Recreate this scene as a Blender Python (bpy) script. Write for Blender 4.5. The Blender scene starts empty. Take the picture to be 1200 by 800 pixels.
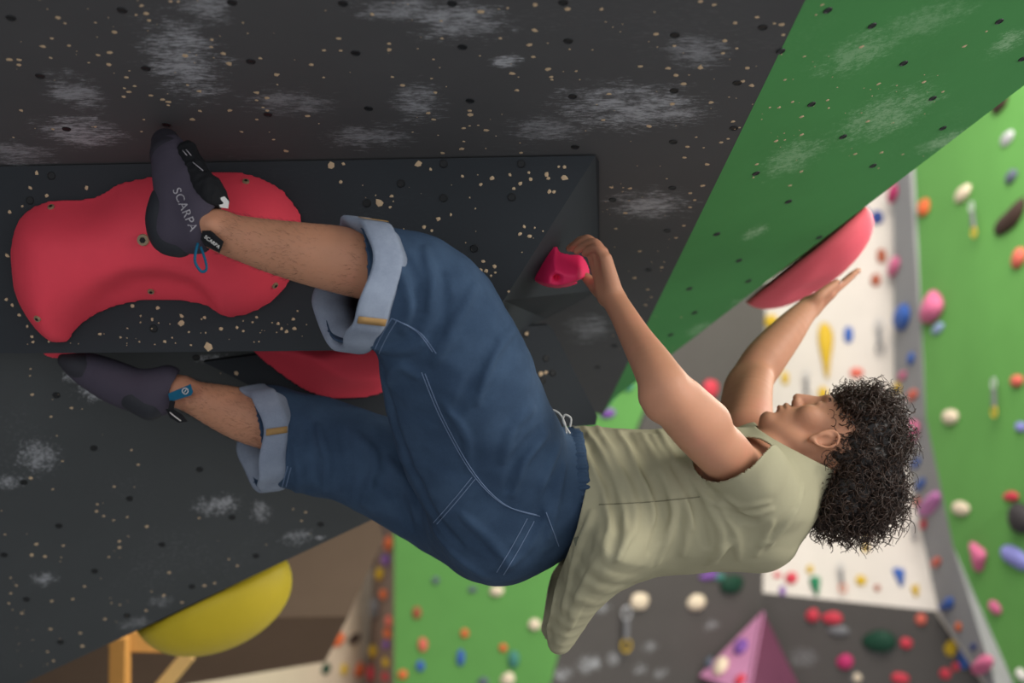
import bpy, bmesh, math, random
import numpy as np
from mathutils import Vector, Matrix, Quaternion
from mathutils.bvhtree import BVHTree

random.seed(7); RNG = np.random.default_rng(7)
SC = bpy.context.scene
COL = SC.collection

# ------------------------------------------------------------------ camera
CAM = np.array([0.0, -3.0, 1.55]); PITCH = math.radians(10.0); FPX = 50.0/36.0*1200
cd = bpy.data.cameras.new('camera'); cd.lens = 50; cd.sensor_width = 36
cam = bpy.data.objects.new('camera', cd); COL.objects.link(cam)
cam.location = CAM; cam.rotation_euler = (math.pi/2 + PITCH, 0, 0)
cd.clip_start = 0.05; cd.clip_end = 100
cd.dof.use_dof = True; cd.dof.focus_distance = 2.78; cd.dof.aperture_fstop = 1.7
SC.camera = cam
FWD = np.array([0, math.cos(PITCH), math.sin(PITCH)])
UPV = np.array([0, -math.sin(PITCH), math.cos(PITCH)])
RGT = np.array([1.0, 0, 0])

# ------------------------------------------------------------------ hall light
world = bpy.data.worlds.new('hall_air'); SC.world = world; world.use_nodes = True
world.node_tree.nodes['Background'].inputs[0].default_value = (0.93, 0.96, 1.0, 1)
world.node_tree.nodes['Background'].inputs[1].default_value = 1.0

def area(name, loc, target, size, power, col=(1, 1, 1), size_y=None):
    l = bpy.data.lights.new(name, 'AREA'); l.energy = power; l.color = col; l.size = size
    if size_y: l.shape = 'RECTANGLE'; l.size_y = size_y
    o = bpy.data.objects.new(name, l); COL.objects.link(o); o.location = loc
    o.rotation_euler = (Vector(target)-Vector(loc)).to_track_quat('-Z', 'Y').to_euler()
    return o
area('hall_lamp_far', (1.5, 1.0, 4.4), (1.6, 4.0, 1.2), 2.0, 150, (1, 0.93, 0.82))
area('hall_lamp_right', (3.4, -1.6, 3.4), (0.4, 0.1, 1.8), 1.6, 110, (1, 0.95, 0.88))
area('hall_lamp_back', (1.9, 1.6, 3.1), (0.5, 0.05, 2.0), 0.9, 42, (1, 0.94, 0.85))
SC.view_settings.view_transform = 'Standard'; SC.view_settings.look = 'None'
SC.view_settings.gamma = 1; SC.view_settings.use_curve_mapping = False
SC.view_settings.exposure = 0.0

# ------------------------------------------------------------------ helpers: points and planes
def ray(px, py): return RGT*((px-600)/FPX) + UPV*((400-py)/FPX) + FWD
def P(px, py, d): return CAM + ray(px, py)*d
def nrm(v): v = np.asarray(v, float); return v/np.linalg.norm(v)
class Plane:
    """real plane in the hall, with an in-plane frame u (right), v (up), n (towards the open side)"""
    def __init__(s, a, b, c):
        a, b, c = map(np.asarray, (a, b, c)); n = nrm(np.cross(b-a, c-a))
        if np.dot(n, CAM-a) < 0: n = -n
        s.o, s.n = a, n
        s.u = nrm(RGT - n*np.dot(RGT, n)); s.v = np.cross(n, s.u)
    def at(s, px, py, lift=0.0):
        r = ray(px, py); t = np.dot(s.o-CAM, s.n)/np.dot(r, s.n); return CAM + r*t + s.n*lift
    def uv(s, p): q = np.asarray(p)-s.o; return np.array([np.dot(q, s.u), np.dot(q, s.v)])
    def depth(s, px, py): return np.dot(s.at(px, py)-CAM, FWD)
    def mat(s, p, spin=0.0):
        u = s.u*math.cos(spin)+s.v*math.sin(spin); v = np.cross(s.n, u)
        m = Matrix.Identity(4)
        for i in range(3): m[i][0], m[i][1], m[i][2], m[i][3] = u[i], v[i], s.n[i], p[i]
        return m

# ------------------------------------------------------------------ helpers: materials
def lin(c): return tuple((x/12.92 if x <= 0.04045 else ((x+0.055)/1.055)**2.4) for x in (v/255 for v in c))
class NT:
    def __init__(s, name):
        s.m = bpy.data.materials.new(name); s.m.use_nodes = True; s.t = s.m.node_tree; s.n = s.t.nodes
        s.b = s.n['Principled BSDF']; s.tc = s.n.new('ShaderNodeTexCoord')
    def link(s, a, b): s.t.links.new(a, b)
    def noise(s, scale, detail=4, rough=0.6, vec=None, stretch=None):
        n = s.n.new('ShaderNodeTexNoise'); n.inputs['Scale'].default_value = scale
        n.inputs['Detail'].default_value = detail; n.inputs['Roughness'].default_value = rough
        v = vec or s.tc.outputs['Object']
        if stretch:
            mp = s.n.new('ShaderNodeMapping'); mp.inputs['Scale'].default_value = stretch; s.link(v, mp.inputs['Vector']); v = mp.outputs[0]
        s.link(v, n.inputs['Vector']); return n.outputs['Fac']
    def ramp(s, fac, p0, p1):
        r = s.n.new('ShaderNodeMapRange'); r.interpolation_type = 'SMOOTHSTEP'
        r.inputs['From Min'].default_value = p0; r.inputs['From Max'].default_value = p1; s.link(fac, r.inputs['Value']); return r.outputs[0]
    def math(s, op, a, b):
        m = s.n.new('ShaderNodeMath'); m.operation = op
        for i, x in enumerate((a, b)):
            if isinstance(x, (int, float)): m.inputs[i].default_value = x
            else: s.link(x, m.inputs[i])
        return m.outputs[0]
    def mix(s, fac, a, b):
        m = s.n.new('ShaderNodeMix'); m.data_type = 'RGBA'
        for i, x in ((6, a), (7, b)):
            if isinstance(x, tuple): m.inputs[i].default_value = (*x[:3], 1)
            else: s.link(x, m.inputs[i])
        if isinstance(fac, (int, float)): m.inputs[0].default_value = fac
        else: s.link(fac, m.inputs[0])
        return m.outputs[2]
    def bump(s, h, strength=0.3, dist=0.002):
        b = s.n.new('ShaderNodeBump'); b.inputs['Strength'].default_value = strength; b.inputs['Distance'].default_value = dist
        s.link(h, b.inputs['Height']); s.link(b.outputs[0], s.b.inputs['Normal'])
    def done(s, col, rough=0.7, spec=0.3):
        if isinstance(col, tuple): s.b.inputs['Base Color'].default_value = (*col[:3], 1)
        else: s.link(col, s.b.inputs['Base Color'])
        s.b.inputs['Roughness'].default_value = rough; s.b.inputs['Specular IOR Level'].default_value = spec
        return s.m

_MC = {}
def plain(col, rough=0.6, spec=0.3, var=0.18, grain=0.15, name=None):
    key = (tuple(col), rough, spec)
    if key in _MC: return _MC[key]
    t = NT(name or 'painted_%d_%d_%d' % tuple(col)); c = lin(col)
    f = t.noise(9, 5)
    k = t.mix(f, tuple(x*(1-var) for x in c), tuple(min(1, x*(1+var)) for x in c))
    t.bump(t.noise(420, 2), grain, 0.001)
    _MC[key] = t.done(k, rough, spec); return _MC[key]

def wall_mat(name, col, blobs=(), chalk=0.25, streak=(2, 9, 9), rough=0.75, cutoff=0.60, chalkcol=(178, 180, 184)):
    """painted plywood with chalk smudges; blobs = (point, radius, strength) are chalk patches with their own place"""
    t = NT(name); c = lin(col)
    base = t.mix(t.noise(3.5, 6), tuple(x*0.86 for x in c), tuple(x*1.14 for x in c))
    fine = t.noise(38, 8, 0.82, stretch=streak)
    big = t.ramp(t.noise(2.6, 5, 0.6), cutoff-.08, 0.80)
    fac = t.math('MULTIPLY', big, t.ramp(fine, 0.50, 0.68)); fac = t.math('MULTIPLY', fac, chalk)
    warp = t.noise(22, 7, 0.78, stretch=(streak[0]*.6, streak[1]*.35, streak[2]*.35))
    combo = t.math('ADD', t.math('MULTIPLY', fine, 0.55), t.math('MULTIPLY', warp, 0.45))
    for p, r, s in blobs:
        vm = t.n.new('ShaderNodeVectorMath'); vm.operation = 'SUBTRACT'; t.link(t.tc.outputs['Object'], vm.inputs[0]); vm.inputs[1].default_value = tuple(p)
        sc = t.n.new('ShaderNodeVectorMath'); sc.operation = 'MULTIPLY'; t.link(vm.outputs[0], sc.inputs[0]); sc.inputs[1].default_value = (1/r[0], 1/r[1], 1/r[1])
        ln = t.n.new('ShaderNodeVectorMath'); ln.operation = 'LENGTH'; t.link(sc.outputs[0], ln.inputs[0])
        inside = t.ramp(t.math('SUBTRACT', 1.25, ln.outputs['Value']), 0.0, 1.1)
        f = t.math('ADD', t.math('MULTIPLY', inside, 0.17), combo)
        f = t.math('MULTIPLY', t.math('MULTIPLY', t.ramp(f, 0.58, 0.74), 1.25), t.ramp(inside, 0.0, 0.3))
        fac = t.math('MAXIMUM', fac, t.math('MULTIPLY', f, s))
    k = t.mix(fac, base, lin(chalkcol))
    t.bump(t.noise(300, 3), 0.12, 0.001)
    return t.done(k, rough, 0.25)

# ------------------------------------------------------------------ helpers: objects
def link(name, me, mat=None, parent=None, smooth=True):
    o = bpy.data.objects.new(name, me); COL.objects.link(o)
    if mat and not me.materials: me.materials.append(mat)
    if smooth and len(me.polygons): me.polygons.foreach_set('use_smooth', [True]*len(me.polygons))
    if parent: o.parent = parent
    return o
def tag(o, label=None, cat=None, group=None, kind=None):
    for k, v in (('label', label), ('category', cat), ('group', group), ('kind', kind)):
        if v: o[k] = v
    return o
def mesh(name, verts, faces):
    me = bpy.data.meshes.new(name); me.from_pydata([tuple(map(float, v)) for v in verts], [], [tuple(map(int, f)) for f in faces]); me.update(); return me
def fast_mesh(name, V, Q):
    me = bpy.data.meshes.new(name); n, m = len(V), len(Q)
    me.vertices.add(n); me.vertices.foreach_set('co', np.asarray(V, np.float32).ravel())
    me.loops.add(4*m); me.loops.foreach_set('vertex_index', np.asarray(Q, np.int32).ravel())
    me.polygons.add(m); me.polygons.foreach_set('loop_start', np.arange(0, 4*m, 4, dtype=np.int32))
    me.update(calc_edges=True); me.validate(); return me
def empty(name, loc):
    o = bpy.data.objects.new(name, None); COL.objects.link(o); o.location = loc; o.empty_display_size = 0.05; return o
def keep_world(child, parent):
    child.parent = parent; child.matrix_parent_inverse = Matrix.Translation(parent.location).inverted()
def tube(name, pts, r, mat, parent=None, sides=6, taper=None, closed=False):
    V, F = tube_geo(pts, r, sides, taper, closed); return link(name, mesh(name, V, F), mat, parent)
def tube_geo(pts, r, sides=6, taper=None, closed=False):
    pts = [np.asarray(p, float) for p in pts]; n = len(pts); V = []; F = []; prev = None
    for i, p in enumerate(pts):
        a = pts[(i-1) % n] if (closed or i) else pts[0]; b = pts[(i+1) % n] if (closed or i < n-1) else pts[-1]
        t = nrm(b-a+1e-9)
        if prev is None:
            ref = np.array([0, 0, 1.0]) if abs(t[2]) < 0.9 else np.array([1.0, 0, 0]); u = nrm(np.cross(t, ref))
        else: u = nrm(prev-t*np.dot(prev, t))
        prev = u; w = np.cross(t, u); rr = r*(taper[i] if taper is not None else 1)
        for k in range(sides):
            a_ = 2*math.pi*k/sides; V.append(p+rr*(math.cos(a_)*u+math.sin(a_)*w))
    for i in range(n if closed else n-1):
        j = (i+1) % n
        for k in range(sides): F.append((i*sides+k, i*sides+(k+1) % sides, j*sides+(k+1) % sides, j*sides+k))
    if not closed: F.append(tuple(range(sides-1, -1, -1))); F.append(tuple((n-1)*sides+k for k in range(sides)))
    return V, F
def resample(pts, n):
    pts = np.asarray(pts, float); m = len(pts)
    t = np.linspace(0, m-1, n); out = []
    for x in t:
        i = min(int(x), m-2); f = x-i
        p0, p1, p2, p3 = pts[max(i-1, 0)], pts[i], pts[i+1], pts[min(i+2, m-1)]
        out.append(0.5*((2*p1)+(-p0+p2)*f+(2*p0-5*p1+4*p2-p3)*f*f+(-p0+3*p1-3*p2+p3)*f**3))
    return np.array(out)
def slab(name, front, ext, mat, kind='structure'):
    """solid wall panel: a flat front polygon pushed back by ext"""
    n = len(front); V = [np.asarray(p) for p in front]+[np.asarray(p)+ext for p in front]
    F = [tuple(range(n)), tuple(range(2*n-1, n-1, -1))]+[(i, (i+1) % n, n+(i+1) % n, n+i) for i in range(n)]
    me = mesh(name, V, F); bm = bmesh.new(); bm.from_mesh(me); bmesh.ops.recalc_face_normals(bm, faces=bm.faces); bm.to_mesh(me); bm.free()
    o = link(name, me, mat, smooth=False)
    if kind: o['kind'] = kind
    return o
def text_mesh(s, size, extrude=0.0004):
    c = bpy.data.curves.new('lettering', 'FONT'); c.body = s; c.size = size; c.extrude = extrude; c.align_x = 'CENTER'; c.align_y = 'CENTER'; c.space_character = 1.08
    o = bpy.data.objects.new('lettering', c); COL.objects.link(o); dg = bpy.context.evaluated_depsgraph_get(); dg.update()
    me = bpy.data.meshes.new_from_object(o.evaluated_get(dg)); bpy.data.objects.remove(o); return me

# ------------------------------------------------------------------ helpers: implicit modelling (distance fields -> one continuous mesh)
def smin(a, b, k):
    if k <= 0: return np.minimum(a, b)
    h = np.clip(k-np.abs(a-b), 0, None)/k; return np.minimum(a, b)-h*h*k*0.25
class Field:
    def __init__(s, lo, hi, h):
        s.lo = np.asarray(lo, float); s.h = h; s.n = np.ceil((np.asarray(hi)-s.lo)/h).astype(int)+1
        s.D = np.full(s.n, 0.2, np.float32)
    def box(s, lo, hi):
        a = np.clip(np.floor((np.asarray(lo)-s.lo)/s.h).astype(int), 0, s.n-1); b = np.clip(np.ceil((np.asarray(hi)-s.lo)/s.h).astype(int)+1, 1, s.n)
        sl = tuple(slice(a[i], b[i]) for i in range(3))
        ax = [(s.lo[i]+s.h*np.arange(a[i], b[i])).astype(np.float32) for i in range(3)]
        return sl, np.meshgrid(*ax, indexing='ij', sparse=True)
    def put(s, sl, d, k, op):
        if op == '+': s.D[sl] = smin(s.D[sl], d, k)
        elif op == '-': s.D[sl] = -smin(-s.D[sl], d, k)
    def cone(s, a, b, ra, rb, k=0.02, op='+', flat=None, fs=1.0):
        """tapered capsule; flat/fs squeeze it along one direction"""
        a, b = np.asarray(a, float), np.asarray(b, float); R = max(ra, rb)/min(fs, 1)+k+2*s.h+0.004
        sl, (X, Y, Z) = s.box(np.minimum(a, b)-R, np.maximum(a, b)+R)
        ab = b-a; L2 = max(np.dot(ab, ab), 1e-9)
        dx, dy, dz = X-a[0], Y-a[1], Z-a[2]
        t = np.clip((dx*ab[0]+dy*ab[1]+dz*ab[2])/L2, 0, 1)
        ex, ey, ez = dx-t*ab[0], dy-t*ab[1], dz-t*ab[2]
        q = ex*ex+ey*ey+ez*ez
        if flat is not None:
            w = ex*flat[0]+ey*flat[1]+ez*flat[2]; q = q+w*w*(fs*fs-1)
        s.put(sl, (np.sqrt(np.maximum(q, 1e-12))-(ra+(rb-ra)*t)).astype(np.float32), k, op)
    def chain(s, pts, k=0.02, op='+', flat=None, fs=1.0):
        """limb through rounded joints: smooth curve through the points, one hard union, blended once into the rest"""
        q = np.array([[*p, r] for p, r in pts])
        if len(q) > 2: q = resample(q, (len(q)-1)*4+1)
        R = q[:, 3].max()/min(fs, 1)+k+2*s.h+0.004; sl, _ = s.box(q[:, :3].min(0)-R, q[:, :3].max(0)+R); T = np.full(s.D[sl].shape, 0.2, np.float32)
        for A, B in zip(q[:-1], q[1:]):
            sb, (X, Y, Z) = s.box(np.minimum(A[:3], B[:3])-R, np.maximum(A[:3], B[:3])+R); tl = tuple(slice(sb[i].start-sl[i].start, sb[i].stop-sl[i].start) for i in range(3))
            a, ab = A[:3], B[:3]-A[:3]; L2 = max(np.dot(ab, ab), 1e-9); dx, dy, dz = X-a[0], Y-a[1], Z-a[2]
            if flat is not None:
                w = (dx*flat[0]+dy*flat[1]+dz*flat[2])*(1-fs); dx, dy, dz = dx-w*flat[0], dy-w*flat[1], dz-w*flat[2]; ab = ab-np.dot(ab, flat)*(1-fs)*np.asarray(flat); L2 = max(np.dot(ab, ab), 1e-9)
            t = np.clip((dx*ab[0]+dy*ab[1]+dz*ab[2])/L2, 0, 1); ex, ey, ez = dx-t*ab[0], dy-t*ab[1], dz-t*ab[2]; e = ex*ex+ey*ey+ez*ez
            T[tl] = np.minimum(T[tl], (np.sqrt(np.maximum(e, 1e-12))-(A[3]+(B[3]-A[3])*t)).astype(np.float32))
        s.put(sl, T, k, op)
    def ell(s, c, ax, rad, k=0.02, op='+'):
        c = np.asarray(c, float); R = max(rad)+k+2*s.h+0.004; sl, (X, Y, Z) = s.box(c-R, c+R)
        dx, dy, dz = X-c[0], Y-c[1], Z-c[2]; q = 0; g = 0
        for a, r in zip(ax, rad):
            w = (dx*a[0]+dy*a[1]+dz*a[2])/r; q = q+w*w; g = g+(w/r)**2
        q = np.sqrt(np.maximum(q, 1e-9)); s.put(sl, (q*(q-1)/np.sqrt(np.maximum(g, 1e-9))).astype(np.float32), k, op)
    def func(s, lo, hi, f, k=0.0, op='+'):
        sl, g = s.box(lo, hi); s.put(sl, f(*g).astype(np.float32), k, op)
    def sample(s, p):
        q = (np.asarray(p)-s.lo)/s.h; i = np.clip(np.floor(q).astype(int), 0, s.n-2); f = np.clip(q-i, 0, 1); v = 0
        for a in (0, 1):
            for b in (0, 1):
                for c in (0, 1):
                    v += s.D[i[0]+a, i[1]+b, i[2]+c]*(f[0] if a else 1-f[0])*(f[1] if b else 1-f[1])*(f[2] if c else 1-f[2])
        return v
    def hit(s, px, py, d0=2.2, d1=3.9, off=0.0):
        r = ray(px, py); last = None
        for d in np.arange(d0, d1, 0.004):
            v = s.sample(CAM+r*d)
            if v < 0: return CAM+r*(d-0.004*(v/(v-last) if last else .5)-off)
            last = v
        return None
    def trace(s, pix, n, off=0.0):
        pix = resample(pix, n); out = [s.hit(x, y, off=off) for x, y in pix]; return [p for p in out if p is not None]
    def nets(s):
        D = s.D; S = D < 0
        c = np.zeros(np.array(D.shape)-1, np.int8)
        for a in (0, 1):
            for b in (0, 1):
                for e in (0, 1): c += S[a:a+c.shape[0], b:b+c.shape[1], e:e+c.shape[2]]
        act = (c > 0) & (c < 8); idx = np.full(c.shape, -1, np.int32); I, J, K = np.nonzero(act); idx[act] = np.arange(len(I), dtype=np.int32)
        cor = [(a, b, e) for a in (0, 1) for b in (0, 1) for e in (0, 1)]
        val = [D[I+a, J+b, K+e] for a, b, e in cor]; pos = np.zeros((len(I), 3)); cnt = np.zeros(len(I))
        for i in range(8):
            for j in range(i+1, 8):
                if sum(abs(cor[i][k]-cor[j][k]) for k in range(3)) == 1:
                    m = (val[i] < 0) != (val[j] < 0); t = np.where(m, val[i]/np.where(m, val[i]-val[j], 1), 0)
                    ci, cj = np.array(cor[i], float), np.array(cor[j], float)
                    pos += m[:, None]*(ci+t[:, None]*(cj-ci)); cnt += m
        V = s.lo+s.h*(np.stack([I, J, K], 1)+pos/cnt[:, None]); Q = []
        for ax in range(3):
            u, w = (ax+1) % 3, (ax+2) % 3
            n = np.array(D.shape); sl0 = [slice(1, -1)]*3; sl1 = [slice(1, -1)]*3
            sl0[ax] = slice(0, n[ax]-1); sl1[ax] = slice(1, n[ax])
            A, B = S[tuple(sl0)], S[tuple(sl1)]; ch = np.nonzero(A != B); ins = A[ch]
            base = np.stack(ch, 1)+np.array([0 if i == ax else 1 for i in range(3)])
            q = []
            for du, dw in ((-1, -1), (0, -1), (0, 0), (-1, 0)):
                cc = base.copy(); cc[:, u] += du; cc[:, w] += dw; q.append(idx[cc[:, 0], cc[:, 1], cc[:, 2]])
            q = np.stack(q, 1); q[~ins] = q[~ins][:, ::-1]; Q.append(q)
        Q = np.concatenate(Q); return V, Q[(Q >= 0).all(1)]
def relax(V, Q, it=2, lam=0.5):
    for _ in range(it):
        acc = np.zeros_like(V); cnt = np.zeros(len(V))
        for a, b in ((0, 1), (1, 2), (2, 3), (3, 0)):
            np.add.at(acc, Q[:, a], V[Q[:, b]]); np.add.at(acc, Q[:, b], V[Q[:, a]]); np.add.at(cnt, Q[:, a], 1); np.add.at(cnt, Q[:, b], 1)
        V = V+lam*(acc/np.maximum(cnt, 1)[:, None]-V)
    return V
def vnoise(p, scale, seed=0):
    """smooth lumpy noise in -1..1 at points p (n,3)"""
    r = np.random.default_rng(seed); out = np.zeros(len(p))
    for _ in range(7):
        k = r.normal(size=3)*scale; out += np.sin(p@k+r.uniform(0, 6.28))
    return out/3.2
def cut_open(V, Q, g, eps=0.0015):
    """drop the part of a mesh where g(V) < 0 and pull the rim onto g = 0"""
    val = g(V); Qk = Q[(val[Q] > 0).any(1)]; used = np.unique(Qk); out = used[val[used] < 0]
    for _ in range(2):
        p = V[out]; v0 = g(p); G = np.stack([(g(p+np.eye(3)[i]*eps)-v0)/eps for i in range(3)], 1)
        V[out] = p-(v0/np.maximum((G*G).sum(1), 1e-6))[:, None]*G
    lab = np.arange(len(V))
    for _ in range(200):                                            # keep the one big piece
        m = lab[Qk].min(1); new = lab.copy()
        for q in range(4): np.minimum.at(new, lab[Qk[:, q]], m); np.minimum.at(new, Qk[:, q], m)
        new = new[new]; new = new[new]
        if (new == lab).all(): break
        lab = new
    cnt = np.bincount(lab[Qk[:, 0]]); Qk = Qk[lab[Qk[:, 0]] == cnt.argmax()]; used = np.unique(Qk)
    mp = np.full(len(V), -1); mp[used] = np.arange(len(used)); return V[used], mp[Qk]
def poly_dist(poly, U, W):
    d = np.full(U.shape, 1e9); ins = np.zeros(U.shape, bool); n = len(poly)
    for i in range(n):
        a, b = poly[i], poly[(i+1) % n]; ab = b-a
        t = np.clip(((U-a[0])*ab[0]+(W-a[1])*ab[1])/max(np.dot(ab, ab), 1e-12), 0, 1)
        d = np.minimum(d, np.hypot(U-a[0]-t*ab[0], W-a[1]-t*ab[1]))
        c = ((a[1] > W) != (b[1] > W)) & (U < (b[0]-a[0])*(W-a[1])/(b[1]-a[1]+1e-12)+a[0]); ins ^= c
    return np.where(ins, d, -d)
def relief(pl, pix, hfun, h=0.004, H=0.2, smooth=2, blur=0):
    """solid standing on plane pl with outline pix and height hfun(dist, U, W); returns world verts, quads"""
    poly = np.array([pl.uv(pl.at(x, y)) for x, y in resample(list(pix)+[pix[0]], len(pix)*4)[:-1]])
    lo = poly.min(0)-3*h; hi = poly.max(0)+3*h
    F = Field((lo[0], lo[1], -3*h), (hi[0], hi[1], H), h)
    ax = [F.lo[i]+h*np.arange(F.n[i]) for i in range(3)]
    U, W = np.meshgrid(ax[0], ax[1], indexing='ij'); d = poly_dist(poly, U, W); hh = hfun(d, U, W)
    for _ in range(blur):
        q = np.pad(np.where(d > 0, hh, 0), 1, mode='edge'); hh = np.where(d > 0, (q[1:-1, 1:-1]*2+q[:-2, 1:-1]+q[2:, 1:-1]+q[1:-1, :-2]+q[1:-1, 2:])/6, hh)
    Z = ax[2][None, None, :]; F.D[:] = np.maximum(np.maximum((Z-hh[:, :, None])*0.7, -d[:, :, None]), -Z-0.0*d[:, :, None])
    V, Q = F.nets(); V = relax(V, Q, smooth)
    return pl.o+V[:, :1]*pl.u+V[:, 1:2]*pl.v+(V[:, 2:]+.0015)*pl.n, Q
# ================================================================== STRUCTURE: the overhanging boards
def slope_plane(px, py, d, down):       # plane across the view that drops by `down` per metre going away
    p = P(px, py, d); return Plane(p, p+np.array([1.0, 0, 0]), p+np.array([0, 1.0, -down]))
ROOF = slope_plane(500, 183, 2.86, 0.22)
fa, fb = ROOF.at(1018, -150), ROOF.at(706, 486)
fdir = nrm(fb-fa); side = np.cross(ROOF.n, fdir)
if side[0] < 0: side = -side
ang = math.radians(17)
GREEN = Plane(fa, fb, fa+side*math.cos(ang)-ROOF.n*math.sin(ang))
BWALL = Plane(P(150, 440, 3.17), P(150, 640, 3.51), P(400, 560, 3.49))
BOX = Plane(ROOF.at(0, 193, .004), ROOF.at(700, 180, .004), P(300, 412, 2.97))
def away(px, py): return nrm(ray(px, py))

def chalk_at(pl, lst): return [(pl.at(x, y), (rx*0.0017, ry*0.0017), s) for x, y, rx, ry, s in lst]
roof_m = wall_mat('grey_board', (84, 84, 85), chalk_at(ROOF, [
    (88, 108, 40, 60, .55), (95, 155, 70, 50, .75), (215, 70, 60, 110, .75), (240, 8, 40, 40, .6), (595, 72, 24, 22, 1.0), (465, 10, 60, 30, .6), (540, 25, 70, 50, .7),
    (490, 120, 40, 60, .6), (740, 125, 120, 70, .75), (760, 240, 70, 60, .7), (430, 160, 70, 40, .5), (640, 150, 60, 40, .45), (20, 180, 60, 40, .5), (340, 120, 70, 40, .4), (690, 385, 50, 90, .45), (820, 60, 50, 50, .45)]),
    chalk=0.35, streak=(1.2, 5, 9))
green_m = wall_mat('green_board', (74, 142, 78), chalk_at(GREEN, [
    (1040, 135, 90, 90, .45), (930, 185, 60, 70, .4), (885, 272, 30, 30, .6), (1110, 165, 70, 40, .5), (1010, 60, 70, 60, .35), (880, 350, 50, 40, .4), (1180, 50, 30, 40, .5), (820, 385, 40, 40, .35), (1085, 25, 90, 50, .25)]),
    chalk=0.25, streak=(2, 5, 7), chalkcol=(170, 205, 165))
b_m = wall_mat('grey_board_lower', (74, 77, 78), chalk_at(BWALL, [
    (45, 535, 40, 50, .55), (110, 455, 35, 30, .9), (85, 440, 20, 20, .7), (255, 592, 50, 30, .6), (305, 600, 22, 34, .5), (52, 678, 28, 22, .6), (350, 630, 34, 26, .5), (12, 565, 30, 20, .6), (190, 705, 30, 20, .3), (375, 630, 12, 8, 1.0), (160, 730, 40, 20, .3), (245, 420, 40, 10, .6)]),
    chalk=0.25, streak=(3, 3, 3))
box_m = wall_mat('dark_board', (50, 54, 58), (), chalk=0.10, streak=(2, 6, 9))
roof = slab('ceiling', [ROOF.at(x, y) for x, y in ((-700, -170), (1027, -170), (706, 486), (640, 470), (570, 425), (-700, 300))], np.array([0, 0.05, 0.25]), roof_m)
gx = away(900, 250)*0.75
greenp = slab('wall_green_overhang', [GREEN.at(x, y) for x, y in ((1027, -170), (706, 486), (718, 468), (1200, 100), (1500, -129), (1560, -170))], gx, green_m)
bx = away(215, 625)*0.7
lower = slab('wall_lower_left', [BWALL.at(x, y) for x, y in ((-40, 413), (20, 404), (300, 402), (300, 462), (470, 540), (560, 552), (440, 607), (30, 800), (-120, 870.6), (-700, 1140), (-700, 600))], bx, b_m)
tag(roof, 'dark grey overhanging board with chalk smudges above the climber'); tag(greenp, 'green overhanging board right of the grey roof'); tag(lower, 'grey chalky board below the climber\'s feet')

# the big box volume hung under the roof: front face, slanted right end, underside
def part_box():
    f = [ROOF.at(-700, 206, .004), ROOF.at(698, 180.2, .004)]+[BOX.at(x, y) for x, y in ( (590, 352), (562, 409), (35, 414), (-700, 405))]
    r0 = ROOF.at(702, 187, .004); r1 = ROOF.at(703, 338, .004); r2 = ROOF.at(640, 372, .004)
    up = np.array([0, 0.30, 0.28])
    V = f+[r0, r1, r2]+[f[3]+up*0.8, f[4]+up*0.8, f[5]+up*0.8, f[0]+np.array([0, 0.3, -0.10])]
    F = [(0, 1, 2, 3, 4, 5), (1, 7, 2), (1, 6, 7), (2, 7, 8), (3, 9, 10, 4), (4, 10, 11, 5), (2, 8, 9, 3)]
    me = mesh('box_volume', V, F); return me
me = part_box(); bm = bmesh.new(); bm.from_mesh(me); bmesh.ops.triangulate(bm, faces=[f for f in bm.faces if len(f.verts) > 4][1:]); bm.to_mesh(me); bm.free()
boxv = link('box_volume', me, box_m, smooth=False)
tag(boxv, 'long dark grey box volume bolted under the roof behind the near leg', 'climbing volume')
# second dark volume further back, seen under the box and behind the hip
W2 = Plane(P(240, 424, 3.115), P(640, 381, 3.42), P(697, 497, 3.48))
f2 = [W2.at(x, y) for x, y in ((238, 424), (300, 455), (400, 487), (560, 508), (698, 498), (700, 488), (649, 387), (641, 381), (604, 383), (560, 402), (330, 412))]
wedge = slab('wedge_volume', f2, np.array([-0.002, 0.030, 0.010]), box_m, kind=None)
tag(wedge, 'dark wedge shaped volume seen behind the shorts and under the box', 'climbing volume')

# ---- bolt holes: dark steel cups set in the boards
hole_m = plain((26, 28, 30), 0.5, 0.4, name='hole_steel'); rim_m = plain((52, 54, 56), 0.4, 0.5, name='hole_rim')
def hole_mesh():
    bm = bmesh.new(); n = 14
    prof = [(0.0062, 0.0003), (0.0070, 0.0014), (0.0082, 0.0012), (0.0088, 0.0)]; rings = []
    for r, z in prof: rings.append([bm.verts.new((r*math.cos(2*math.pi*k/n), r*math.sin(2*math.pi*k/n), z)) for k in range(n)])
    bm.faces.new(rings[0])
    for a, b in zip(rings[:-1], rings[1:]):
        for k in range(n): bm.faces.new((a[k], a[(k+1) % n], b[(k+1) % n], b[k])).material_index = 0
    bmesh.ops.recalc_face_normals(bm, faces=bm.faces)
    me = bpy.data.meshes.new('bolt_hole'); bm.to_mesh(me); bm.free(); me.materials.append(hole_m); return me
HOLE = hole_mesh()
def holes(pl, pix, parent, lift=0.0002):
    for x, y in pix:
        o = bpy.data.objects.new('bolt_hole', HOLE); COL.objects.link(o); o.matrix_world = pl.mat(pl.at(x, y, lift)); o.parent = parent
holes(ROOF, [(13, 21), (143, 12), (272, 3), (47, 89), (171, 80), (294, 72), (78, 151), (314, 134), (417, 62), (432, 127), (195, 146), (542, 55), (666, 48), (551, 118), (671, 113), (674, 172), (402, 4), (530, 4), (660, 3),
             (791, 41), (894, 32), (864, 97), (790, 106), (789, 166), (788, 220), (782, 270), (760, 316), (718, 234), (727, 366), (720, 405), (700, 430), (860, 150)], roof)
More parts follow.
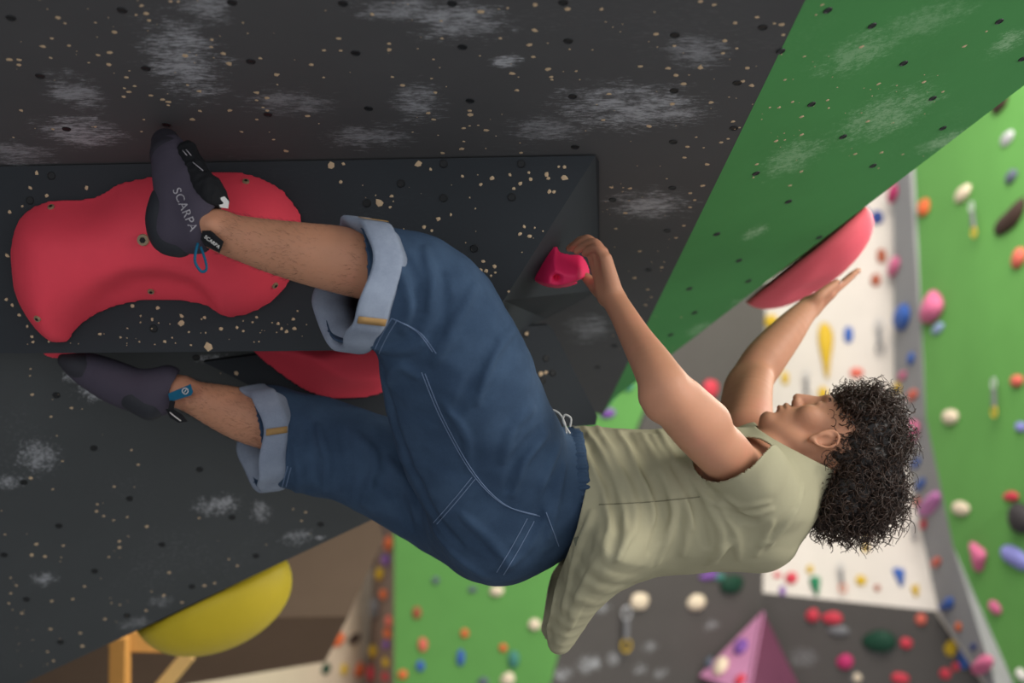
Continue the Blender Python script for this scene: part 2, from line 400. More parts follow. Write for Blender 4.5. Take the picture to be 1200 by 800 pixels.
holes(GREEN, [(1022, 30), (1171, 25), (1059, 74), (951, 122), (1093, 115), (988, 160), (1105, 150), (886, 203), (1023, 194), (924, 236), (1198, 69), (840, 274), (866, 305), (808, 338), (877, 329), (814, 366), (915, 60), (970, 12), (960, 278), (786, 392)], greenp)
holes(BWALL, [(110, 525), (152, 584), (234, 550), (69, 616), (190, 638), (300, 651), (272, 606), (376, 614), (111, 669), (225, 687), (31, 702), (149, 721), (71, 752), (28, 565), (66, 463), (230, 419), (5, 650), (348, 560)], lower)
holes(BOX, [(180, 385), (390, 380), (470, 215), (556, 291), (520, 232), (600, 231), (611, 192), (520, 172+20), (430, 238), (35, 235), (60, 206)], boxv)
holes(W2, [(617, 391), (640, 420), (636, 446), (648, 437), (560, 450)], wedge)

# ---- flaked screw holes: little pale chips of bare wood
chip_m = plain((206, 180, 146), 0.8, 0.2, name='bare_wood')
def chips(name, pl, pix, parent, rnd=(), size=0.0042):
    V = []; F = []
    pts = [(x, y, 1.0) for x, y in pix]
    for (x0, y0, x1, y1, n) in rnd: pts += [(random.uniform(x0, x1), random.uniform(y0, y1), random.uniform(.22, .5)) for _ in range(n)]
    for x, y, s in pts:
        c = pl.at(x, y); r = size*s*random.uniform(.6, 1.25); n = random.choice((5, 6, 7)); b = len(V); ph = random.uniform(0, 6)
        for k in range(n):
            a = ph+2*math.pi*k/n; q = r*random.uniform(.65, 1.25); V.append(c+pl.u*q*math.cos(a)*1.15+pl.v*q*math.sin(a)*1.1+pl.n*0.0002)
        V.append(c+pl.n*0.0011); F += [(b+k, b+(k+1) % n, b+n) for k in range(n)]
    return tag(link(name, mesh(name, V, F), chip_m, parent, smooth=False), kind='stuff')
z1 = [(205,62),(228,82),(182,135),(152,163),(242,160),(178,203),(68,210),(68,228),(32,208),(345,193),(387,185),(403,112),(382,227),(445,272),(473,302),(438,310),(453,323),(435,340),(497,20),(515,47),(478,52),(525,72),(600,5),(627,5),(745,140),(743,165),(785,188),(807,227),(803,222),(652,195),(660,298),(700,320),(530,335),(572,350),(592,358),(592,370),(703,390),(808,388),(678,420),(505,420),(498,462),(185,453),(75,388),(335,445),(48,483),(915,205),(973,262),(903,325),(903,352),(937,343),(925,377),(940,388),(902,420),(850,463),(963,490),(1005,530),(1093,227),(1137,272),(1140,177),(1082,407)]
z2 = [(410,73),(415,135),(228,153),(228,175),(50,135),(58,178),(240,270),(275,300),(390,325),(367,397),(385,420),(620,135),(740,107),(722,158),(733,200),(662,258),(677,317),(787,242),(797,270),(800,280),(885,250),(863,173),(855,32),(975,32),(1167,120),(1113,233),(1002,330),(550,40),(168,50),(512,388),(512,403),(490,450),(512,442),(540,440),(570,457),(482,522),(490,497),(692,537),(415,537),(742,18),(980,422),(1143,443)]
z3 = [(25,108),(82,146),(245,130),(282,155),(237,170),(165,215),(63,217),(88,240),(112,268),(315,217),(330,273),(300,260),(75,332),(200,327),(152,438),(125,468),(232,455),(255,443),(115,503),(187,525),(172,593),(345,55),(402,75),(425,78),(278,73),(430,112),(210,15),(168,5),(270,388)]
roofpix = [(x/3, y/3) for x, y in z1]+[(380+x/3, y/3) for x, y in z2]+[(760+x/2.727, y/2.727) for x, y in z3]+[(660+x/3.63, 200+y/3.63) for x, y in ((225,246),(512,233),(480,285),(325,342),(305,455),(420,410),(375,537),(595,63),(542,95),(560,125),(540,155),(265,180),(205,70),(285,75),(360,505),(350,570))]
chips('flaked_screw_hole', ROOF, roofpix, roof, [(0, 0, 880, 175, 90), (705, 190, 800, 420, 40)], 0.0044)
chips('flaked_screw_hole', GREEN, [(760+x/2.727, y/2.727) for x, y in ((555,15),(535,47),(498,180),(435,255),(388,343),(418,343),(460,325),(490,372),(575,345),(572,320),(700,388),(680,150),(1080,100),(880,262),(1010,148),(408,450),(435,447),(490,430),(335,567),(345,525),(488,548),(735,537),(812,493),(453,592),(735,268),(940,293),(660,492),(745,487))], greenp, [(880, 60, 1100, 190, 40)], 0.0040)
zb = [(415,128),(540,155),(612,187),(655,162),(805,165),(765,183),(740,203),(868,148),(875,163),(880,215),(898,215),(495,305),(445,322),(390,355),(420,368),(422,393),(780,352),(765,380),(803,390),(822,355),(620,487),(612,522),(632,525),(665,508),(668,530),(652,543),(262,232),(258,275),(75,105),(65,178),(915,118),(938,118),(800,140),(725,150),(720,605),(640,610)]
zc = [(413,608),(440,640),(475,650),(493,615),(567,640),(567,665),(590,690),(630,650),(640,645),(515,720),(475,680),(313,697),(377,707),(650,735),(690,680),(740,677),(760,688),(790,660),(803,645),(870,665),(880,680),(895,690),(920,680),(918,650),(930,625),(60,637),(85,673),(100,705),(103,722),(20,588),(38,607),(22,452),(152,720),(95,240),(270,240),(147,265),(115,193),(30,315),(70,298)]
chips('flaked_screw_hole', BOX, [(380+x/3.333, 160+y/3.333) for x, y in zb]+[(x/2.667, 130+y/2.667) for x, y in zc], boxv, [(400, 190, 640, 300, 20), (30, 375, 360, 405, 35)], 0.0037)
chips('wood_gouge', BOX, [(388, 194), (490, 192), (445, 238), (662, 208), (245, 406), (213, 378)], boxv, (), 0.0075)
chips('flaked_screw_hole', BWALL, [(x/3, 580+y/3) for x, y in ((342,32),(340,57),(365,73),(400,88),(447,77),(420,162),(420,183),(382,217),(518,110),(223,177),(128,172),(112,210),(158,215),(18,138),(595,272),(533,338),(575,353),(513,405),(422,385),(370,435),(297,320),(255,365),(182,372),(57,317),(38,290),(38,345),(30,380),(77,415),(177,470),(282,485),(290,530),(188,582),(168,550),(805,225),(835,248),(720,318),(755,308),(640,377),(1060,90),(1075,60),(700,80))]+[(36,432),(35,440),(38,462),(84,478),(60,488),(154,527),(162,544),(36,560),(73,540),(134,570),(62,573)], lower, [(0, 430, 380, 640, 25), (0, 640, 150, 790, 25)], 0.0040)
chips('flaked_screw_hole', W2, [(617,391),(634,438),(640,436),(277,437)], wedge, (), 0.0055)

# ================================================================== volumes and holds near the climber
red_m = plain((240, 72, 90), 0.7, 0.3, 0.10, 0.35, name='red_plastic')
def smooth01(x): x = np.clip(x, 0, 1); return x*x*(3-2*x)
RV = [(13,299),(17,272),(28,250),(49,237),(75,231),(112,227),(139,214),(165,208),(187,205),(225,200),(255,199),(285,201),(311,209),(330,220),(345,237),(354,254),(357,285),(350,312),(337,334),(322,351),(296,366),(270,371),(257,367),(244,359),(221,354),(184,351),(150,356),(120,366),(99,378),(88,389),(81,400),(64,401),(49,391),(30,366),(17,336)]
cresc = np.array([BOX.uv(BOX.at(x, y)) for x, y in ((85,402),(95,360),(125,325),(160,307),(200,303),(240,312),(258,335),(262,370),(180,420))])
def red_h(d, U, W):
    t = np.clip(d/0.115, 0, 1); h = 0.012+0.105*(1-(1-t)**2.3)
    c = poly_dist(cresc, U, W)                      # the scooped lower edge
    e = BOX.uv(BOX.at(100, 225)); h = h-0.030*np.exp(-(((U-e[0])/.09)**2+((W-e[1])/.05)**2))
    return np.where(d > 0, h*(1-0.50*smooth01((c+0.004)/0.035)), -0.02)
V, Q = relief(BOX, RV, red_h, 0.005, 0.2, 2, 12)
def thing_mesh(name, V, Q, mat, label, cat, group=None, fn=None):
    base = V.mean(0); o = link(name, fast_mesh(name, V-base, Q), mat); o.location = base; tag(o, label, cat, group); return o
bolt_m = plain((150, 130, 100), 0.35, 0.6, name='washer_steel'); dark_m = plain((30, 28, 28), 0.6)
def bolt_meshes():
    out = []
    for (r0, r1, z, n, mt) in ((0.0032, 0.0072, 0.003, 16, bolt_m), (0.0, 0.0036, 0.0036, 6, dark_m)):
        bm = bmesh.new(); rings = []
        for r, zz in (((r0, z), (r1*0.9, z), (r1, 0.0), (r1, -0.004)) if r0 else ((r1, z), (r1, 0))):
            rings.append([bm.verts.new((r*math.cos(2*math.pi*k/n), r*math.sin(2*math.pi*k/n), zz)) for k in range(n)])
        for a, b in zip(rings[:-1], rings[1:]):
            for k in range(n): bm.faces.new((a[k], b[k], b[(k+1) % n], a[(k+1) % n]))
        if not r0: bm.faces.new(rings[0])
        me = bpy.data.meshes.new('screw'); bm.to_mesh(me); bm.free(); me.materials.append(mt); out.append(me)
    return out
WASH, SOCK = bolt_meshes()
def surf_hit(o, px, py):
    dg = bpy.context.evaluated_depsgraph_get(); dg.update()
    bv = BVHTree.FromObject(o, dg); im = o.matrix_world.inverted()
    a = im @ Vector(CAM); b = im.to_3x3() @ Vector(ray(px, py)); loc, n, i, dd = bv.ray_cast(a, b.normalized())
    return (np.array(o.matrix_world @ loc), np.array(o.matrix_world.to_3x3() @ n)) if loc else (None, None)
def screws(o, pix, scale=1.0):
    for x, y in pix:
        p, n = surf_hit(o, x, y)
        if p is None: continue
        q = Vector(n).to_track_quat('Z', 'Y')
        w = bpy.data.objects.new('screw', WASH); COL.objects.link(w); w.parent = o
        w.matrix_local = o.matrix_world.inverted() @ (Matrix.Translation(Vector(p)+Vector(n)*0.0005) @ q.to_matrix().to_4x4() @ Matrix.Scale(scale, 4))
        s = bpy.data.objects.new('socket', SOCK); COL.objects.link(s); s.parent = w; s.matrix_local = Matrix.Translation((0, 0, 0.0002))
redv = thing_mesh('bean_volume', V, Q, red_m, 'big red kidney shaped volume on the dark box, under the near foot', 'climbing volume')
screws(redv, [(288, 213), (60, 243), (44, 373), (177, 341), (322, 334)])
screws(redv, [(168, 281)], 1.7)

R2 = [(276,402),(300,425),(322,442),(350,461),(380,472),(415,473),(445,468),(470,452),(480,425),(478,395),(430,380),(330,380)]
R2P = Plane(W2.o-np.array([0, 0.0, 0.0]), W2.o+W2.u, W2.o+W2.v)
def red2_h(d, U, W):
    h = 0.13*smooth01((d+0.002)/0.13)
    a = R2P.uv(R2P.at(338, 440)); return np.where(d > 0, np.minimum(h, 0.10-0.55*(U-a[0])*np.where(U > a[0], 1, -0.9)*0.5), -0.02)
V, Q = relief(R2P, R2, red2_h, 0.005, 0.16, 2, 4)
thing_mesh('dome_volume', V, Q, red_m, 'smaller red domed volume half hidden under the long dark box', 'climbing volume')
# pink foot chip under the far toe
V, Q = relief(Plane(P(76, 417, 3.05), P(176, 417, 3.05), P(76, 430, 3.04)), [(44,402),(104,402),(104,414),(94,421),(80,423),(64,421),(52,417)], lambda d, U, W: np.where(d > 0, 0.05*smooth01((d+.002)/0.02), -0.02), 0.003, 0.08)
thing_mesh('foot_hold', V, Q, red_m, 'small pink foothold at the far shoe\'s toe, just below the box', 'climbing hold')

# pink hand hold on the slanted end of the box
SLANT = Plane(BOX.at(698, 181), BOX.at(590, 352), ROOF.at(703, 338))
pink_m = plain((240, 44, 100), 0.55, 0.35, 0.08, 0.3, name='pink_plastic')
PH = [(649,287),(641,294),(634,304),(628,316),(625,324),(627,330),(639,336),(655,338),(674,334),(691,324),(692,316),(688,305),(680,297),(666,296),(657,293),(654,287)]
HP = Plane(P(660, 312, 3.0), P(690, 312, 3.0), P(660, 342, 3.02))
def pink_h(d, U, W):
    h = 0.062*smooth01((d+0.002)/0.034)
    a = HP.uv(HP.at(651, 316)); r = np.hypot(U-a[0], W-a[1])
    h = h-0.014*smooth01(1-r/0.017)-0.012*(r < 0.006)
    b = HP.uv(HP.at(676, 326)); r2 = np.hypot((U-b[0])*0.6+(W-b[1])*-0.25, (W-b[1])*1.3+(U-b[0])*-0.35)
    return np.where(d > 0, h-0.016*smooth01(1-r2/0.016), -0.03)
V, Q = relief(HP, PH, pink_h, 0.0025, 0.08, 1)
thing_mesh('hand_hold', V, Q, pink_m, 'bright pink pinch hold gripped by the near hand', 'climbing hold')

# domes fixed on the hidden back faces of the boards
def edge_dome(name, pl, p0, p1, exdir, hgt, mat, label, depth=None, skew=0.0, dish=None):
    a, b = pl.at(*p0), pl.at(*p1); u = nrm(b-a); n = nrm(np.cross(u, exdir))
    if np.dot(n, UPV) > 0: n = -n
    e = nrm(np.cross(n, u)); e = e if np.dot(e, exdir) > 0 else -e
    R = np.linalg.norm(b-a)/2; D = depth or R; c = (a+b)/2+exdir*(D*1.02/np.dot(e, exdir))+n*.003
    me = bpy.data.meshes.new(name); bm = bmesh.new(); bmesh.ops.create_uvsphere(bm, u_segments=48, v_segments=24, radius=1)
    for v in bm.verts:
        x, y, z = v.co
        zz = max(z, 0.0)
        zz = zz**0.9
        X = x+skew*zz*0.6
        hh = zz
        if dish is not None:
            for (dx, dy, dr, da) in dish:
                hh -= da*math.exp(-((x-dx)**2+(y-dy)**2)/dr**2)*max(zz, 0)
        v.co = Vector(X*R*u+y*D*e+hh*hgt*n)
    bm.to_mesh(me); bm.free(); o = link(name, me, mat); o.location = c; tag(o, label, 'climbing volume'); return o
rose_m = plain((246, 104, 118), 0.7, 0.3, 0.08, 0.3, name='rose_plastic')
edge_dome('lens_volume', GREEN, (878, 351), (1014, 246), away(900, 250), 0.098, rose_m, 'coral red lens volume under the green board\'s edge, palmed by the far hand', 0.13, 0.16, [(-.1, -.6, .3, .22), (.45, -.75, .25, .15)])
yel_m = plain((214, 188, 44), 0.5, 0.35, 0.10, 0.25, name='yellow_plastic')
edge_dome('dome_volume', BWALL, (162, 739), (336, 655), away(215, 625), 0.158, yel_m, 'yellow domed volume hanging below the lower grey board\'s edge', 0.17, 0.12)
# ================================================================== THE HALL BEHIND (out of focus, still built)
ZV = np.array([0, 0, 1.0])
def vplane(a, b): a, b = np.asarray(a), np.asarray(b); return Plane(a, b, a+ZV)
def board(name, pl, pix, mat, label, back=0.12):
    o = slab(name, [pl.at(x, y) for x, y in pix], -pl.n*back, mat); o['label'] = label; return o
white_w = wall_mat('white_board', (212, 204, 196), (), .05); strip_w = wall_mat('grey_strip', (150, 150, 152), (), .15)
gbg_w = wall_mat('green_far_board', (104, 164, 84), (), .18, (2, 2, 2), chalkcol=(190, 215, 170)); gbg2_w = wall_mat('green_far_board_lower', (100, 158, 82), (), .18, (2, 2, 2), chalkcol=(190, 215, 170))
H0 = P(1085, 489, 6.75); C0 = P(1048, 478, 7.25); D0 = P(897, 478, 7.45)
WU = vplane(D0, C0); WL = Plane(D0, C0, P(893, 694, 7.05)); E0 = WL.at(1100, 716); F0 = WL.at(893, 694)
board('wall_white_upper', WU, [(897, 120), (1047, 120), (1048, 478), (897, 478)], white_w, 'upper part of the white climbing wall in the distance')
board('wall_white_lower', WL, [(897, 478), (1048, 478), (1100, 716), (893, 694)], white_w, 'lower leaning part of the white climbing wall')
SU = vplane(C0, H0); SL = Plane(C0, H0, E0)
board('wall_grey_strip_upper', SU, [(1047, 120), (1062, 120), (1085, 489), (1048, 478)], strip_w, 'narrow grey return between white and green walls')
board('wall_grey_strip_lower', SL, [(1048, 478), (1085, 489), (1117, 640), (1166, 800), (1178, 840), (1155, 800), (1100, 716)], strip_w, 'grey leaning return that widens towards the bottom')
GA = Plane(H0, P(1200, 345, 5.95), SU.at(1058, 215)); GB = Plane(H0, P(1200, 345, 5.95), SL.at(1117, 640)); GC = Plane(SL.at(1117, 640), GB.at(1200, 575), P(1166, 800, np.dot(SL.at(1117, 640)-CAM, FWD)-.28))
board('wall_green_upper', GA, [(1052, 60), (1062, 250), (1072, 345), (1085, 489), (1340, 170), (1340, -60)], gbg_w, 'bright green climbing wall at the right, upper facet')
board('wall_green_middle', GB, [(1085, 489), (1117, 640), (1340, 465), (1340, 170)], gbg_w, 'bright green climbing wall at the right, middle facet')
board('wall_green_lower', GC, [(1117, 640), (1178, 840), (1340, 840), (1340, 465)], gbg_w, 'bright green climbing wall at the right, lower facet')
DR = Plane(F0, E0, P(1000, 860, 7.0)); G0 = DR.at(893, 800); DL = Plane(F0, G0, P(660, 740, 6.7))
def chalk_far(pl, lst): return [(pl.at(x, y), (rx*0.004, ry*0.004), s) for x, y, rx, ry, s in lst]
dark_w = wall_mat('dark_far_board', (88, 84, 82), chalk_far(DL, [(690, 778, 26, 16, .8), (660, 790, 16, 14, .9), (750, 784, 14, 12, .8), (718, 772, 12, 14, .7), (835, 732, 18, 10, .6), (705, 712, 20, 10, .5), (775, 788, 20, 10, .6), (762, 758, 20, 10, .5)])+chalk_far(DR, [(985, 738, 20, 10, .5), (1005, 793, 10, 10, .7), (940, 770, 30, 20, .3), (1030, 760, 30, 12, .4)]), .2, (2, 2, 2))
board('wall_dark_right', DR, [(893, 694), (1100, 716), (1155, 800), (1180, 860), (893, 860)], dark_w, 'dark grey climbing wall under the white one')
board('wall_dark_left', DL, [(897, 300), (894, 694), (893, 860), (625, 860), (645, 800), (672, 705), (762, 470), (815, 300)], dark_w, 'dark grey climbing wall behind the torso')
GL = vplane(DL.at(650, 780), P(462, 720, 7.1))
board('wall_green_bottom', GL, [(462, 560), (462, 880), (600, 880), (645, 800), (672, 705), (762, 470), (815, 300), (560, 300)], gbg2_w, 'green climbing wall below the hips in the distance')
LG = Plane(GL.at(462, 620), GL.at(462, 800), P(432, 740, 7.6)); LW = Plane(LG.at(432, 700), LG.at(428, 800), P(330, 790, 6.9))
board('wall_grey_left', LG, [(440, 560), (462, 560), (462, 880), (424, 880), (430, 780), (436, 690)], wall_mat('taupe_strip', (128, 112, 104), (), .2), 'taupe strip crowded with holds left of the green wall')
board('wall_white_left', LW, [(450, 590), (436, 690), (430, 780), (424, 880), (150, 880), (200, 806)], wall_mat('cream_board', (214, 196, 172), (), .1), 'cream board seen past the brown panel')
BA = Plane(P(440, 607, 5.2), P(150, 728, 5.0), P(395, 728, 5.35)); BBp = Plane(BA.at(150, 726), BA.at(408, 722), P(300, 860, 5.9))
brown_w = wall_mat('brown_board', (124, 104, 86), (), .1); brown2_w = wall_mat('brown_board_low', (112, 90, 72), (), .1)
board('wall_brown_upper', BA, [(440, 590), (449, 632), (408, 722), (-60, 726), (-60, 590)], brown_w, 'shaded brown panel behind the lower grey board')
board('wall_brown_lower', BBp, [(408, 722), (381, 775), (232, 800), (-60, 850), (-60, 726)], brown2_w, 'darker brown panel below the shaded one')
fl = slab('floor', [(-7, -6, 0), (9, -6, 0), (9, 7, 0), (-7, 7, 0)], np.array([0, 0, -.2]), plain((150, 150, 152), .85, .2, name='floor_mat'))
lw = slab('wall_far_left', [(-7, -6, 0), (-7, 6.2, 0), (-7, 6.2, 6), (-7, -6, 6)], np.array([-.15, 0, 0]), plain((98, 94, 90), .9, .1, name='side_wall'))
bk = slab('wall_back', [(-7, 6.2, 0), (9, 6.2, 0), (9, 6.2, 6), (-7, 6.2, 6)], np.array([0, .15, 0]), plain((96, 92, 88), .9, .1, name='back_wall'))
tr_pts = [DR.at(1100, 716), DR.at(1156, 801)]
tube('trim_1', [p-np.array([0, .03, 0]) for p in tr_pts], .022, plain((206, 198, 188), .7), None, 6)['kind'] = 'structure'
# timber frame below the yellow volume
tf = empty('timber_frame', P(140, 900, 4.6)); tag(tf, 'pale timber frame of posts and a brace below the yellow volume', 'timber frame'); TB = np.array(tf.location)
wood_m = plain((208, 150, 78), .7, .25, .2, name='pine'); wood2_m = plain((204, 166, 104), .7, .25, .2, name='pine_light')
def beam(name, a, b, w, t, mat):
    a, b = np.asarray(a), np.asarray(b); d = nrm(b-a); u = nrm(np.cross(d, FWD)); v = np.cross(d, u); V = []
    for p in (a, b):
        for x, y in ((-1, -1), (1, -1), (1, 1), (-1, 1)): V.append(p+u*x*w/2+v*y*t/2-TB)
    o = link(name, mesh(name, V, [(0, 1, 2, 3), (7, 6, 5, 4), (0, 4, 5, 1), (1, 5, 6, 2), (2, 6, 7, 3), (3, 7, 4, 0)]), mat, tf, smooth=False)
    bm = bmesh.new(); bm.from_mesh(o.data); bmesh.ops.recalc_face_normals(bm, faces=bm.faces); bmesh.ops.bevel(bm, geom=list(bm.edges), offset=.004, segments=1, affect='EDGES'); bm.to_mesh(o.data); bm.free(); return o
beam('post', P(141, 745, 4.6), P(139, 900, 4.6), .055, .07, wood_m); beam('rail', P(130, 748, 4.62), P(230, 751, 4.75), .07, .07, wood_m); beam('brace', P(222, 766, 4.70), P(128, 880, 4.62), .048, .06, wood2_m)

# ---- holds -------------------------------------------------------
CLR = {'pink': (216, 112, 150), 'magenta': (192, 56, 110), 'red': (206, 66, 82), 'coral': (216, 108, 92), 'orange': (222, 110, 64), 'rust': (164, 88, 64), 'brown': (70, 54, 48), 'cream': (232, 214, 188), 'white': (232, 228, 222),
       'blue': (60, 98, 174), 'navy': (44, 66, 130), 'sky': (150, 170, 206), 'lilac': (142, 142, 210), 'purple': (126, 84, 160), 'yellow': (206, 170, 44), 'green': (40, 130, 90), 'darkgreen': (28, 66, 50), 'teal': (70, 130, 120), 'grey': (120, 120, 124), 'dark': (58, 54, 56), 'slate': (96, 104, 120), 'mauve': (196, 120, 180), 'silver': (196, 196, 200)}
HOLD_BASE = {}
def hold_mesh(shape, seed):
    key = (shape, seed % 4)
    if key in HOLD_BASE: return HOLD_BASE[key]
    bm = bmesh.new(); bmesh.ops.create_icosphere(bm, subdivisions=3, radius=1); r = np.random.default_rng(seed % 4+11*len(shape))
    ks = r.normal(size=(5, 3))*1.9; ph = r.uniform(0, 6, 5)
    for v in bm.verts:
        p = np.array(v.co); n = sum(math.sin(k@p+q) for k, q in zip(ks, ph))*.055; p = p*(1+n)
        if shape == 'cone': s = 1-.55*(p[1]+1)/2; p[0] *= s*1.15; p[2] *= (1.25-.35*p[1])
        if shape == 'drop': s = .38+.62*max(0, min(1, (p[1]+.5))); p[0] *= s
        if shape == 'heart': p[0] *= .55+.5*max(-.3, p[1]); p[1] += .28*abs(p[0])*(p[1] > 0)-.1
        if shape == 'ell': p[1] += .75*max(0, p[0])**2-.25
        if shape == 'ridge': p[2] *= 1.3-.9*abs(p[0])**1.5
        if shape == 'jug': p[2] *= 1.0+.25*p[1]; p[1] -= .3*max(0, p[2])*.6
        p[2] = max(p[2], 0); v.co = Vector(p)
    me = bpy.data.meshes.new('hold'); bm.to_mesh(me); bm.free(); HOLD_BASE[key] = me; return me
_HM = {}
def hold(pl, x, y, w, h, col, label, shape='blob', group=None, spin=0.0, deep=.6):
    c = pl.at(x, y); d = np.dot(c-CAM, FWD); s = d/FPX; k = int(x*7+y*13)
    foreshort = max(.35, abs(np.dot(nrm(ray(x, y)), pl.u)*0+np.linalg.norm(np.cross(nrm(ray(x, y)), pl.u)))); foreh = max(.45, np.linalg.norm(np.cross(nrm(ray(x, y)), pl.v)))
    me = hold_mesh(shape, k); hm = _HM.get((me.name, col))
    if hm is None: hm = me.copy(); hm.materials.append(plain(CLR[col], .6, .25, .1)); _HM[(me.name, col)] = hm
    o = link('climbing_hold', hm); W, Hh = .93*w*s/2/foreshort, .93*h*s/2/foreh
    o.matrix_world = pl.mat(c+pl.n*.002, spin) @ Matrix.Diagonal((W, Hh, deep*min(W, Hh)*1.05, 1)); tag(o, label, 'climbing hold', group); return o
def quickdraw(pl, x, y, hpx, label, c1, c2, group='hanging slings'):
    c = pl.at(x, y); s = np.dot(c-CAM, FWD)/FPX; L = hpx*s*.88
    t = empty('quickdraw', c); tag(t, label, 'quickdraw', group); up = nrm(pl.v*.98+pl.n*0.0); n = pl.n; r = np.cross(up, n)
    loop = lambda cy, a, b: [up*(cy+b*math.sin(q))+r*a*math.cos(q)+n*.03 for q in np.linspace(0, 2*math.pi, 15)[:-1]]
    tube('upper_carabiner', loop(L*.36, L*.10, L*.14), L*.022, plain(CLR['silver'], .3, .6), t, 5, closed=True)
    V = [r*a+up*b+n*(.03+cc) for cc in (-.006, .006) for a, b in ((-L*.055, -L*.22), (L*.055, -L*.22), (L*.055, L*.24), (-L*.055, L*.24))]
    link('sling', mesh('sling', V, [(0, 1, 2, 3), (7, 6, 5, 4), (0, 4, 5, 1), (1, 5, 6, 2), (2, 6, 7, 3), (3, 7, 4, 0)]), plain(CLR[c1], .8), t, smooth=False)
    tube('lower_carabiner', loop(-L*.36, L*.11, L*.14), L*.026, plain(CLR[c2], .4, .5), t, 5, closed=True)
g1 = 'holds on the green wall at the right'
for a in [(GA,1172,122,26,20,'brown','dark brown hold tucked against the green overhang\'s edge','blob'),(GA,1181,162,20,15,'silver','small silvery hold high on the right green wall','jug'),(GA,1186,207,18,17,'slate','slate blue hold below the silvery one on green','blob'),
          (GA,1129,227,25,20,'cream','cream round hold high on the right green wall','blob'),(GA,1084,243,15,22,'orange','orange upright hold left of the high cream one','blob'),(GA,1184,254,44,26,'brown','big dark brown curved hold at the frame\'s right','ell'),(GA,1194,302,20,22,'coral','coral hold below the big dark curved one','blob'),
          (GA,1094,358,34,36,'pink','large pink cone shaped hold on the right green wall','cone'),(GA,1100,385,17,14,'sky','little pale blue hold just under the pink cone','blob'),(GB,1114,488,20,21,'cream','cream ball hold beside the curly hair on green','blob'),(GB,1192,446,16,17,'coral','coral hold right of the yellow tipped sling','blob'),
          (GB,1197,500,12,13,'lilac','tiny lilac hold at the frame edge under the coral one','blob'),(GB,1185,581,19,12,'red','flat red hold above the dark grey round one','blob'),(GC,1196,606,28,42,'dark','dark grey round hold cut by the right frame edge','blob'),(GC,1190,652,36,25,'lilac','wide lilac blue hold near the lower right','jug'),
          (GB,1127,596,22,20,'cream','cream hold halfway down the green wall\'s left side','blob'),(GC,1149,654,29,30,'pink','pink lumpy hold left of the wide lilac one','heart'),(GC,1167,712,18,17,'pink','small pink hold lowest on the green wall','blob'),(GC,1198,791,16,16,'white','pale hold at the bottom right corner','blob')]:
    hold(a[0], a[1], a[2], a[3], a[4], a[5], a[6], a[7], g1)
g2 = 'holds on the grey strip beside the white wall'
for a in [(SU,1047,227,16,20,'magenta','magenta hold under the green overhang\'s corner','blob'),(SU,1048,312,18,21,'pink','pink hold at the strip\'s upper white edge','blob'),(SU,1059,372,21,36,'blue','big blue half round hold on the grey strip','blob'),(SU,1068,420,9,15,'blue','small blue hold below the big blue half round','blob'),
          (SU,1058,440,11,12,'pink','little pink hold above the strip\'s yellow one','blob'),(SU,1052,456,10,17,'yellow','narrow yellow hold on the strip above the hair','blob'),(SU,1070,463,15,15,'coral','coral hold on the strip above the hair','blob'),(SL,1069,505,28,30,'pink','fat pink hold touching the hair\'s right side','blob'),
          (SL,1074,543,10,21,'blue','blue hold right of the curls','blob'),(SL,1079,568,12,22,'blue','second blue hold right of the curls, lower','blob'),(SL,1091,590,21,42,'mauve','tall mauve hold on the strip below the blue pair','ridge'),(SL,1075,588,9,16,'coral','coral hold left of the tall mauve one','blob'),
          (SL,1083,614,12,12,'red','red hold under the tall mauve one','blob'),(SL,1098,658,12,17,'coral','lone coral hold mid way down the lower strip','blob'),(SL,1110,708,18,31,'blue','blue teardrop hold at the white wall\'s lower corner','drop'),(SL,1124,734,12,11,'orange','small orange hold below the blue teardrop','blob'),
          (SL,1141,758,9,11,'navy','tiny navy hold low on the strip','blob'),(SL,1153,779,24,37,'pink','large pink hold at the strip\'s bottom end','ridge')]:
    hold(a[0], a[1], a[2], a[3], a[4], a[5], a[6], a[7], g2)
g3 = 'holds on the white wall'
